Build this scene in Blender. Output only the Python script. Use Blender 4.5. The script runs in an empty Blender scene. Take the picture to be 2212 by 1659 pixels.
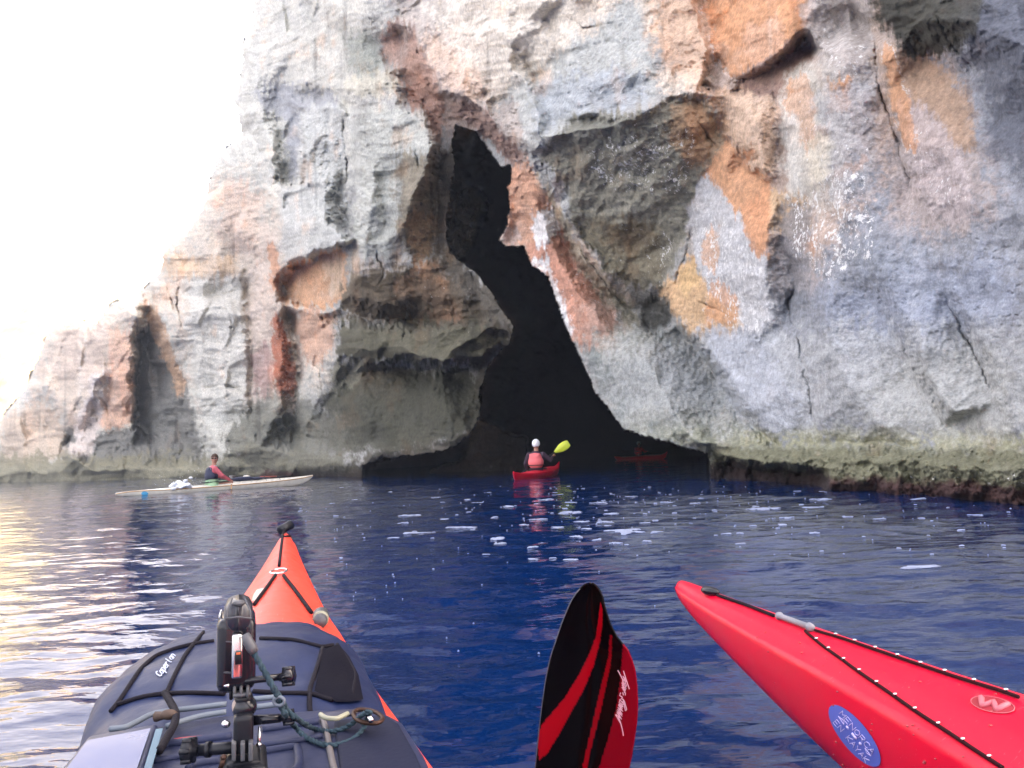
import bpy, bmesh, math, random
import numpy as np
from mathutils import Vector, Matrix, geometry

random.seed(4)
scene = bpy.context.scene
COL = scene.collection

# ------------------------------------------------------------------ camera
CAM_H = 0.65
PITCH = math.radians(5.31)
ROLL = math.radians(2.5)
FPX = 1597.0                      # focal length for a picture 2212 wide
_f = Vector((0, math.cos(PITCH), math.sin(PITCH)))
_r0 = Vector((1, 0, 0))
_u0 = _r0.cross(_f)
CR = (_r0 * math.cos(ROLL) - _u0 * math.sin(ROLL)).normalized()
CU = (_u0 * math.cos(ROLL) + _r0 * math.sin(ROLL)).normalized()
CF = _f
cam_data = bpy.data.cameras.new('camera')
cam = bpy.data.objects.new('camera', cam_data)
COL.objects.link(cam)
cam.matrix_world = Matrix(((CR.x, CU.x, -CF.x, 0), (CR.y, CU.y, -CF.y, 0), (CR.z, CU.z, -CF.z, CAM_H), (0, 0, 0, 1)))
cam_data.sensor_width = 36.0
cam_data.lens = 36.0 * FPX / 2212.0
cam_data.clip_start = 0.02
cam_data.clip_end = 4000
scene.camera = cam

# ------------------------------------------------------------------ sky, sun, exposure
SUN_AZ = math.radians(52)         # clockwise from +Y
SUN_EL = math.radians(43)
world = bpy.data.worlds.new('World')
scene.world = world
world.use_nodes = True
wn = world.node_tree
bg = wn.nodes['Background']
sky = wn.nodes.new('ShaderNodeTexSky')
sky.sky_type = 'NISHITA'
sky.sun_disc = False
sky.sun_elevation = SUN_EL
sky.sun_rotation = SUN_AZ
sky.dust_density = 7.0
sky.air_density = 0.7
sky.ozone_density = 0.6
wn.links.new(sky.outputs[0], bg.inputs[0])
bg.inputs[1].default_value = 0.13
sun_l = bpy.data.lights.new('sun', 'SUN')
sun_l.energy = 4.0
sun_l.angle = math.radians(0.53)
sun_l.color = (1.0, 0.93, 0.82)
sun = bpy.data.objects.new('sun', sun_l)
COL.objects.link(sun)
sdir = Vector((math.sin(SUN_AZ) * math.cos(SUN_EL), math.cos(SUN_AZ) * math.cos(SUN_EL), math.sin(SUN_EL)))
sun.rotation_euler = sdir.to_track_quat('Z', 'Y').to_euler()
vs = scene.view_settings
vs.view_transform = 'Standard'
vs.look = 'None'
vs.gamma = 1.0
vs.exposure = 3.42
vs.use_white_balance = True        # the camera was balanced for the shade
vs.white_balance_temperature = 7600
vs.white_balance_tint = 12
scene.cycles.max_bounces = 8
scene.cycles.volume_bounces = 0
scene.cycles.diffuse_bounces = 4

# ------------------------------------------------------------------ helpers
def ray(U, V):
    return CF + CR * ((U - 1106) / FPX) + CU * ((829.5 - V) / FPX)
def at_z(U, V, z):
    d = ray(U, V)
    t = (z - CAM_H) / d.z
    return Vector((0, 0, CAM_H)) + d * t
def at_d(U, V, dist):
    return Vector((0, 0, CAM_H)) + ray(U, V).normalized() * dist
def at_y(U, V, y):
    d = ray(U, V)
    return Vector((0, 0, CAM_H)) + d * (y / d.y)

def tag(o, label=None, cat=None, group=None, kind=None):
    if label: o['label'] = label
    if cat: o['category'] = cat
    if group: o['group'] = group
    if kind: o['kind'] = kind
    return o

def empty(name, loc, rz=0.0):
    o = bpy.data.objects.new(name, None)
    COL.objects.link(o)
    o.location = loc
    o.rotation_euler = (0, 0, rz)
    o.empty_display_size = 0.1
    return o

def mesh_obj(name, verts, faces, m=None, parent=None, smooth=True):
    me = bpy.data.meshes.new(name)
    me.from_pydata([tuple(v) for v in verts], [], faces)
    me.update()
    if smooth:
        me.polygons.foreach_set('use_smooth', [True] * len(me.polygons))
    o = bpy.data.objects.new(name, me)
    COL.objects.link(o)
    if m: me.materials.append(m)
    if parent: o.parent = parent
    return o

def bm_obj(name, bm, m=None, parent=None, smooth=True):
    me = bpy.data.meshes.new(name)
    bmesh.ops.recalc_face_normals(bm, faces=bm.faces)
    bm.to_mesh(me)
    bm.free()
    if smooth:
        me.polygons.foreach_set('use_smooth', [True] * len(me.polygons))
    o = bpy.data.objects.new(name, me)
    COL.objects.link(o)
    if m: me.materials.append(m)
    if parent: o.parent = parent
    return o

# numpy noise ------------------------------------------------------
_rng = np.random.RandomState(11)
_P = np.arange(256); _rng.shuffle(_P); _P = np.concatenate([_P, _P, _P])
_G = _rng.normal(size=(256, 3)); _G /= np.linalg.norm(_G, axis=1)[:, None]
def pnoise(x, y, z):
    xi = np.floor(x).astype(np.int64); yi = np.floor(y).astype(np.int64); zi = np.floor(z).astype(np.int64)
    xf = x - xi; yf = y - yi; zf = z - zi
    u = xf**3 * (xf * (xf * 6 - 15) + 10); v = yf**3 * (yf * (yf * 6 - 15) + 10); w = zf**3 * (zf * (zf * 6 - 15) + 10)
    out = 0
    for a in (0, 1):
        for b in (0, 1):
            for c in (0, 1):
                h = _P[_P[_P[(xi + a) & 255] + ((yi + b) & 255)] + ((zi + c) & 255)]
                g = _G[h]
                dot = g[..., 0] * (xf - a) + g[..., 1] * (yf - b) + g[..., 2] * (zf - c)
                out = out + dot * (u if a else 1 - u) * (v if b else 1 - v) * (w if c else 1 - w)
    return out * 1.5
def fbm(x, y, z, octaves=4, gain=0.5, ridged=False):
    s = 0; amp = 1.0; tot = 0
    for i in range(octaves):
        n = pnoise(x + 17.3 * i, y - 9.1 * i, z + 4.7 * i)
        if ridged: n = 1 - 2 * np.abs(n)
        s = s + n * amp; tot += amp
        amp *= gain; x = x * 2.03; y = y * 2.03; z = z * 2.03
    return s / tot
def worley(x, y, z):
    """distance to the nearest and second nearest of jittered points"""
    xi = np.floor(x).astype(np.int64); yi = np.floor(y).astype(np.int64); zi = np.floor(z).astype(np.int64)
    f1 = np.full(x.shape, 9.0); f2 = np.full(x.shape, 9.0); idn = np.zeros(x.shape); tl = np.zeros(x.shape)
    for a in (-1, 0, 1):
        for b in (-1, 0, 1):
            for c in (-1, 0, 1):
                h = _P[_P[_P[(xi + a) & 255] + ((yi + b) & 255)] + ((zi + c) & 255)]
                jx = (h * 7 % 256) / 256.0; jy = (h * 31 % 256) / 256.0; jz = (h * 57 % 256) / 256.0
                ox = xi + a + jx - x; oz = zi + c + jz - z
                d = np.sqrt(ox**2 + (yi + b + jy - y)**2 + oz**2)
                nearer = d < f1
                f2 = np.where(nearer, f1, np.minimum(f2, d))
                idn = np.where(nearer, h / 256.0, idn)
                tl = np.where(nearer, (jx - .5) * ox * 2 + (jz - .35) * oz * 2, tl)
                f1 = np.where(nearer, d, f1)
    return f1, f2, idn, tl
def sstep(a, b, x):
    t = np.clip((x - a) / (b - a), 0, 1)
    return t * t * (3 - 2 * t)

# materials --------------------------------------------------------
def mat(name, color, rough=0.5, metallic=0.0, spec=0.5, bump=None, coat=0.0, vary=None):
    """plain procedural material; bump=(scale, strength, distance), vary=(scale, amount)"""
    m = bpy.data.materials.new(name)
    m.use_nodes = True
    nt = m.node_tree; b = nt.nodes['Principled BSDF']
    b.inputs['Base Color'].default_value = (*color, 1)
    b.inputs['Roughness'].default_value = rough
    b.inputs['Metallic'].default_value = metallic
    b.inputs['Specular IOR Level'].default_value = spec
    b.inputs['Coat Weight'].default_value = coat
    b.inputs['Coat Roughness'].default_value = 0.08
    tc = nt.nodes.new('ShaderNodeTexCoord')
    if vary:
        n = nt.nodes.new('ShaderNodeTexNoise'); n.inputs['Scale'].default_value = vary[0]
        n.inputs['Detail'].default_value = 5; n.inputs['Roughness'].default_value = 0.65
        nt.links.new(tc.outputs['Object'], n.inputs['Vector'])
        mr = nt.nodes.new('ShaderNodeMapRange')
        mr.inputs[1].default_value = 0.3; mr.inputs[2].default_value = 0.7
        mr.inputs[3].default_value = 1 - vary[1]; mr.inputs[4].default_value = 1 + vary[1]
        nt.links.new(n.outputs['Fac'], mr.inputs[0])
        mx = nt.nodes.new('ShaderNodeMix'); mx.data_type = 'RGBA'; mx.blend_type = 'MULTIPLY'
        mx.inputs[0].default_value = 1.0
        mx.inputs[6].default_value = (*color, 1)
        nt.links.new(mr.outputs[0], mx.inputs[7])
        nt.links.new(mx.outputs[2], b.inputs['Base Color'])
        mr2 = nt.nodes.new('ShaderNodeMapRange')
        mr2.inputs[1].default_value = 0.3; mr2.inputs[2].default_value = 0.7
        mr2.inputs[3].default_value = max(0.02, rough - 0.08); mr2.inputs[4].default_value = min(1, rough + 0.12)
        nt.links.new(n.outputs['Fac'], mr2.inputs[0])
        nt.links.new(mr2.outputs[0], b.inputs['Roughness'])
    if bump:
        n2 = nt.nodes.new('ShaderNodeTexNoise'); n2.inputs['Scale'].default_value = bump[0]
        n2.inputs['Detail'].default_value = 4
        nt.links.new(tc.outputs['Object'], n2.inputs['Vector'])
        bp = nt.nodes.new('ShaderNodeBump'); bp.inputs['Strength'].default_value = bump[1]
        bp.inputs['Distance'].default_value = bump[2]
        nt.links.new(n2.outputs['Fac'], bp.inputs['Height'])
        nt.links.new(bp.outputs[0], b.inputs['Normal'])
    return m
# ------------------------------------------------------------------ the cliff
# The rock face is a relief sheet.  Ridges, ledges and hollows are given as
# lines (bearing, height on the face, depth in % of the distance).
YB_U = [-900, -600, 0, 216, 362, 560, 700, 780, 1000, 1100, 1300, 1540, 1620, 1780, 2000, 2212, 2600, 3300, 4200, 5400]
YB_Y = [95, 88, 66, 54, 48, 42, 33, 28, 22, 20, 17.5, 14.5, 13, 10.8, 8.8, 7.4, 6.0, 4.6, 3.4, 2.4]
CAVE = [(985,272),(1030,288),(1060,330),(1085,362),(1103,352),(1101,400),(1097,480),(1079,520),(1092,531),(1131,536),(1152,575),(1186,600),
        (1212,680),(1242,750),(1290,850),(1350,930),(1430,952),(1530,980),(1536,1010),(1536,1100),(786,1100),(784,1004),(830,990),(900,984),(960,975),(1010,945),(1022,930),
        (1035,900),(1040,835),(1055,790),(1098,742),(1108,705),(1088,670),(1045,605),(1005,572),(972,548),(963,500),(966,460),(975,400),(986,350),(976,310)]
LINES = [
 # left silhouette side
 [(-900,700,0),(0,900,0),(60,830,0),(90,760,0),(110,690,0),(200,690,0),(240,650,0),(300,640,0),(345,590,0)],
 [(345,560,0),(420,470,0),(440,440,0),(470,330,0),(525,290,0),(505,230,0),(520,170,0),(525,100,0),(550,0,0),(560,-300,0)],
 [(-900,980,0),(0,1000,-1),(120,1010,-4),(200,1015,-5),(300,1012,-4),(440,1010,-4)],
 [(155,980,-7),(180,900,-7),(200,830,-6),(205,780,-3)],
 [(225,900,0),(235,800,-3),(225,700,-4)],
 [(140,930,-1),(150,960,3),(290,965,3),(285,930,0)],
 [(286,930,-1),(283,820,-3),(287,725,-3),(300,660,-3)],
 [(298,950,6),(298,820,7),(305,735,6),(325,660,2)],
 [(420,985,5),(385,930,8),(375,830,6),(352,740,4),(335,680,2)],
 [(446,1000,1),(410,905,1),(398,830,1),(385,770,1),(350,690,-1)],
 [(450,990,0),(445,920,-4),(430,820,-5),(420,720,-4),(420,620,-4)],
 [(535,905,-3),(530,800,-3),(525,690,-3),(520,590,-2)],
 [(542,900,0),(545,800,0),(540,690,0),(530,570,0)],
 [(560,890,-5),(575,800,-6),(570,700,-6),(565,600,-5),(560,500,-3),(520,420,0)],
 [(600,880,-7),(610,780,-8),(598,700,-8),(592,600,-8),(585,520,-6),(570,400,-2)],
 [(645,900,0),(650,820,1),(640,740,2),(625,680,1)],
 [(560,250,-3),(590,330,-4),(596,400,-4)],
 [(606,275,2),(610,390,3)],
 [(640,255,4),(641,395,4)],
 [(655,270,-8),(672,235,-5),(730,225,-5)],
 [(655,270,-8),(662,330,-12),(660,400,-12),(700,470,-12)],
 [(735,290,-4),(742,360,-2),(740,440,0),(750,500,2)],
 [(615,410,-11),(700,400,-11)],
 [(600,440,-10),(610,580,-11),(640,558,-13),(745,522,-14)],
 [(622,600,0),(645,572,0),(740,540,-1),(748,600,-1)],
 [(615,645,0),(680,660,0),(730,655,-1)],
 [(612,655,-6),(680,672,-6),(722,672,-4)],
 [(660,860,-3),(670,760,-4),(700,720,-4)],
 [(760,260,-3),(790,240,-9),(850,230,-10),(920,260,-10)],
 [(775,320,-4),(768,420,-3),(770,520,-2)],
 [(810,330,-12),(800,420,-13),(790,510,-12)],
 [(870,330,-12),(830,400,-9),(835,520,-10)],
 [(930,300,-13),(925,350,-14),(885,440,-15),(870,500,-13),(880,560,-8)],
 [(948,330,3),(946,400,4),(938,470,3),(938,543,0)],
 [(780,570,-9),(840,590,-8),(920,575,-6),(985,575,-2)],
 [(750,640,-8),(850,660,-6),(900,640,-3),(960,640,-4)],
 [(720,692,2),(800,690,4),(900,698,5),(1000,690,3),(1050,695,0)],
 [(725,712,-11),(800,708,-12),(900,712,-12),(1000,706,-11),(1060,700,-7),(1100,712,-3)],
 [(735,770,-10),(845,778,-13),(880,765,-14),(960,782,-14),(1035,772,-11),(1088,742,-4)],
 [(760,800,-4),(850,792,5),(960,802,7),(1040,796,5)],
 [(725,860,-6),(790,835,-2),(900,840,-1),(1035,840,2)],
 [(720,950,-4),(850,930,-6),(1000,900,-4),(1025,900,0)],
 [(770,1000,-7),(860,972,-8),(950,955,-7),(1008,930,-5)],
 [(1010,640,-3),(1040,650,0),(1085,690,0)],
 [(640,925,4),(650,945,4)],
 [(480,985,-6),(560,965,-9),(660,985,-8),(760,1000,-7)],
 [(460,1010,-6),(560,1008,-7),(660,1012,-7),(770,1016,-4)],
 [(0,1026,-3),(300,1026,-3),(450,1020,-4)],
 # upper left
 [(650,0,0),(640,100,-1),(660,180,0),(730,190,1)],
 [(560,180,-1),(600,200,4),(700,205,5),(740,215,2)],
 [(740,80,2),(750,160,3),(800,170,0)],
 [(760,190,-6),(830,165,-7),(860,180,-6)],
 [(815,95,1),(845,150,2),(900,205,3),(935,260,4),(955,300,4)],
 [(850,45,-5),(885,60,-6),(925,130,-7),(955,190,-8)],
 [(870,75,1),(900,150,2),(945,215,3)],
 [(958,195,-8),(1000,205,-8),(1055,240,-8),(1098,290,-8),(1150,350,-8)],
 [(985,262,1),(1030,275,1),(1060,310,1),(1105,345,0)],
 [(960,215,4),(975,262,7)],
 [(940,0,0),(985,60,-2),(1000,140,-3),(1060,210,-3)],
 [(1100,205,-1),(1060,235,-2)],
 # big overhanging block
 [(1100,200,-3),(1118,285,-12),(1158,325,-17),(1200,288,-21),(1240,246,-24),(1290,248,-24),(1350,250,-23),(1390,236,-21),(1430,211,-19),(1512,194,-15),(1560,284,-6)],
 [(1150,200,-10),(1240,110,-13),(1330,60,-11),(1390,0,-8),(1400,-200,-6)],
 [(1190,240,-18),(1250,190,-20),(1390,150,-17)],
 [(1150,352,-11),(1172,342,-13),(1205,304,-18),(1243,261,-21),(1292,263,-21),(1352,265,-20),(1393,251,-18),(1434,227,-16),(1508,211,-12)],
 [(1200,400,-11),(1290,390,-13),(1390,370,-12),(1480,330,-10),(1540,330,-7)],
 [(1230,450,-8),(1330,480,-7),(1440,450,-7),(1478,445,-6)],
 [(1160,372,-8),(1185,420,-9),(1240,500,-8),(1310,590,-5)],
 [(1210,440,-8),(1290,540,-3),(1350,590,0),(1410,625,1),(1440,610,-1),(1482,495,-4),(1480,440,-5),(1535,365,-6)],
 [(1103,360,0),(1108,420,0),(1100,490,-1)],
 [(1140,360,-4),(1150,420,-5),(1190,530,-6),(1260,650,-6),(1320,720,-6)],
 [(1200,470,-1),(1250,580,1),(1330,660,4),(1380,690,5)],
 [(1405,648,6),(1425,655,7),(1445,690,7)],
 [(1395,670,8),(1402,705,8),(1430,705,8)],
 [(1385,712,-3),(1420,722,-2),(1450,712,2)],
 [(1260,740,-6),(1330,760,-8),(1400,790,-9),(1440,860,-10),(1480,930,-10)],
 [(1462,715,5),(1500,745,4),(1545,812,4),(1600,895,3),(1665,960,-1)],
 [(1448,655,-4),(1470,695,-6),(1510,735,-7),(1562,802,-8),(1622,888,-7),(1690,958,-5)],
 [(1350,905,-8),(1450,940,-9),(1560,965,-9)],
 [(1520,600,-8),(1600,500,-9),(1560,400,-7),(1580,320,-8)],
 [(1520,190,-4),(1570,205,-8),(1600,210,-9)],
 [(1560,290,-6),(1590,330,-7),(1650,385,-8)],
 [(1565,300,-5),(1600,350,-5),(1660,400,-5)],
 [(1640,260,-13),(1640,330,-13),(1655,365,-12)],
 [(1610,240,-12),(1600,300,-12)],
 [(1660,380,-10),(1655,500,-11),(1655,600,-10),(1665,690,-7)],
 [(1680,250,-8),(1685,400,-7),(1690,520,-6.5),(1700,620,-5.5),(1690,700,-5)],
 [(1590,172,-9),(1650,140,-12),(1740,65,-12)],
 [(1592,186,-4),(1660,152,-3.5),(1742,84,-4)],
 [(1596,205,-3),(1670,180,-5),(1748,110,-5)],
 [(1740,55,-12),(1760,20,-10),(1830,5,-6),(1880,60,-5)],
 [(1520,0,-4),(1530,100,-8),(1570,180,-7)],
 [(1800,130,-9),(1820,300,-10),(1850,450,-9),(1850,580,-8)],
 [(1880,60,-7),(1895,180,-6),(1925,270,-5),(1955,370,-5),(1975,440,-5)],
 [(1925,180,-7),(1960,300,-8),(1990,420,-7)],
 [(1900,30,-12),(1950,60,-12),(2080,40,-15),(2212,100,-14),(2600,120,-12)],
 [(1950,100,-6),(2000,130,-4),(2080,160,-5),(2150,260,-8)],
 [(2050,330,-10),(2100,450,-11),(2100,560,-10)],
 [(1725,605,-3.5),(1705,650,-3.5)],
 [(1745,610,-7),(1800,600,-8)],
 [(1800,760,-8),(1850,850,-9),(1900,920,-8)],
 [(2030,620,-6),(2070,700,-5.5),(2110,780,-5.5),(2150,870,-5.5)],
 [(1800,470,-8),(1880,640,-5),(1960,790,-4),(2040,925,-4)],
 [(1835,455,-9.5),(1920,610,-9),(1990,740,-9.5)],
 [(2060,620,-9),(2110,710,-9),(2160,800,-8)],
 [(1950,650,-8),(2000,800,-9),(2060,890,-9)],
 [(1540,968,-7),(1650,966,-5),(1720,958,-4),(1850,958,-4),(2000,965,-5),(2212,975,-6),(2600,980,-6)],
 [(1560,985,-9),(1660,1000,-11),(1790,1012,-12),(1870,990,-13),(2000,1000,-14),(2212,1015,-14),(2600,1030,-12)],
 [(1560,996,2),(1600,1012,3),(1700,1022,2),(1780,1030,-4)],
 [(1790,1045,-11),(1900,1046,-12),(2212,1062,-12),(2600,1090,-10)],
 [(1560,1030,0),(1700,1040,-1),(1790,1060,-8),(2212,1085,-10)],
 [(470,1040,-2),(770,1045,2)],
]
# narrow cracks and seams: points, half width, depth %
GROOVES = [
 ([(1888,60),(1895,180),(1928,270),(1955,370),(1978,440)],4,2.5),
 ([(1726,600),(1702,650),(1715,702),(1738,800),(1757,935)],3.5,2.5),
 ([(2033,620),(2055,670),(2072,700),(2112,780),(2150,865)],4,2.0),
 ([(745,235),(742,300),(752,380),(745,460),(770,540)],4,3),
 ([(560,905),(550,950),(535,985)],4,3),
 ([(640,905),(650,935),(700,950)],5,4),
 ([(860,640),(875,690),(872,760)],3,3),
 ([(890,300),(905,360),(885,430)],4,2.5),
 ([(810,520),(830,590),(800,640)],3,2),
 ([(350,600),(372,650),(388,690)],5,5),
 ([(390,600),(385,660),(396,720)],4,4),
 ([(430,842),(470,832),(540,838)],3,2),
 ([(650,770),(690,800),(700,860)],3,2),
 ([(1000,560),(1030,620),(1075,670)],4,2),
 ([(1170,400),(1240,520),(1330,640),(1385,690)],5,2.5),
 ([(1575,270),(1600,330),(1640,370),(1665,395)],3,2),
 ([(1500,470),(1478,560),(1440,640)],3,2),
 ([(1480,640),(1530,660),(1590,690)],3,1.5),
 ([(1200,20),(1260,60),(1330,50)],3,1.5),
 ([(2010,20),(2060,100),(2150,200)],5,1.5),
 ([(1560,800),(1590,860),(1650,930)],4,1.0),
 ([(560,640),(640,655),(720,662)],4,2),
 ([(1500,250),(1530,300),(1560,330)],4,2),
 ([(200,840),(230,880),(240,920)],4,4),
 ([(480,640),(500,700),(495,760)],3,1.5),
]
SIL = [(-900,560),(-300,900),(-120,890),(0,905),(30,870),(60,830),(75,790),(90,745),(112,700),(160,685),(200,700),(240,655),(300,635),(345,588),(352,545),(400,500),(425,468),(444,430),(452,395),(470,335),
       (500,310),(525,288),(512,250),(505,215),(520,170),(522,100),(545,40),(550,0),(556,-60),(600,-300),(700,-700),(850,-1500),(1000,-3600),(1000,-9000)]

US = 3.0
RU0, RU1, RV0, RV1 = -960, 5460, -300, 1160
def raster_size():
    return int((RV1 - RV0) / US) + 1, int((RU1 - RU0) / US) + 1
def poly_mask(poly):
    H, W = raster_size()
    uu = RU0 + US * np.arange(W)[None, :]; vv = RV0 + US * np.arange(H)[:, None]
    inside = np.zeros((H, W), bool)
    n = len(poly)
    for i in range(n):
        x0, y0 = poly[i]; x1, y1 = poly[(i + 1) % n]
        if y0 == y1: continue
        c = ((y0 > vv) != (y1 > vv)) & (uu < (x1 - x0) * (vv - y0) / (y1 - y0) + x0)
        inside ^= c
    return inside.astype(np.float32)
def blur(a, r):
    """three box blurs, r in display pixels"""
    k = max(0, int(round(r / US / 1.7)))
    if k == 0: return a
    for _ in range(2):
        for ax in (0, 1):
            p = np.concatenate([np.repeat(a.take([0], ax), k + 1, ax), a, np.repeat(a.take([-1], ax), k, ax)], ax)
            c = np.cumsum(p, axis=ax, dtype=np.float64)
            if ax == 0: a = (c[2 * k + 1:] - c[:-2 * k - 1]) / (2 * k + 1)
            else: a = (c[:, 2 * k + 1:] - c[:, :-2 * k - 1]) / (2 * k + 1)
            a = a.astype(np.float32)
    return a
def samp(img, U, V):
    H, W = img.shape
    x = np.clip((U - RU0) / US, 0, W - 1.001); y = np.clip((V - RV0) / US, 0, H - 1.001)
    xi = x.astype(int); yi = y.astype(int); fx = x - xi; fy = y - yi
    return (img[yi, xi] * (1 - fx) * (1 - fy) + img[yi, xi + 1] * fx * (1 - fy)
            + img[yi + 1, xi] * (1 - fx) * fy + img[yi + 1, xi + 1] * fx * fy)
def seg_dist(U, V, pts):
    d = np.full(U.shape, 1e9)
    for (x0, y0), (x1, y1) in zip(pts[:-1], pts[1:]):
        dx, dy = x1 - x0, y1 - y0
        t = np.clip(((U - x0) * dx + (V - y0) * dy) / (dx * dx + dy * dy), 0, 1)
        d = np.minimum(d, np.hypot(U - x0 - t * dx, V - y0 - t * dy))
    return d

def relief_image():
    vs_, es_, zs = [], [], []
    def add(p, z):
        vs_.append(Vector(p)); zs.append(z); return len(vs_) - 1
    for ln in LINES:
        prev = None
        for (u, v, o) in ln:
            i = add((u, v), o)
            if prev is not None: es_.append((prev, i))
            prev = i
    for u in range(-960, 5461, 160):
        add((u, RV0), 0.0); add((u, RV1), 0.0)
    for v in range(RV0 + 100, RV1, 140):
        add((RU0, v), 0.0); add((RU1, v), 0.0); add((3600, v), 0.0); add((2700, v), -6.0)
    r = geometry.delaunay_2d_cdt(vs_, es_, [], 0, 0.01)
    ov, faces, orig = r[0], r[2], r[3]
    z = []
    for k, idx in enumerate(orig):
        if idx: z.append(sum(zs[i] for i in idx) / len(idx))
        else: z.append(None)
    known = [(ov[k], z[k]) for k in range(len(ov)) if z[k] is not None]
    for k in range(len(ov)):
        if z[k] is None:
            ws = sorted(((ov[k] - p).length, q) for p, q in known)[:3]
            z[k] = sum(q / (d + .1) for d, q in ws) / sum(1 / (d + .1) for d, q in ws)
    H, W = raster_size()
    img = np.zeros((H, W), np.float32)
    for f in faces:
        p = [ov[i] for i in f]; q = [z[i] for i in f]
        x0 = max(0, int((min(a.x for a in p) - RU0) / US)); x1 = min(W - 1, int((max(a.x for a in p) - RU0) / US) + 1)
        y0 = max(0, int((min(a.y for a in p) - RV0) / US)); y1 = min(H - 1, int((max(a.y for a in p) - RV0) / US) + 1)
        uu = RU0 + US * np.arange(x0, x1 + 1)[None, :]; vv = RV0 + US * np.arange(y0, y1 + 1)[:, None]
        (ax, ay), (bx, by), (cx, cy) = p
        den = (by - cy) * (ax - cx) + (cx - bx) * (ay - cy)
        if abs(den) < 1e-6: continue
        l0 = ((by - cy) * (uu - cx) + (cx - bx) * (vv - cy)) / den
        l1 = ((cy - ay) * (uu - cx) + (ax - cx) * (vv - cy)) / den
        l2 = 1 - l0 - l1
        m = (l0 >= -1e-4) & (l1 >= -1e-4) & (l2 >= -1e-4)
        sub = img[y0:y1 + 1, x0:x1 + 1]
        sub[m] = (l0 * q[0] + l1 * q[1] + l2 * q[2])[m]
    return img

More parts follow.
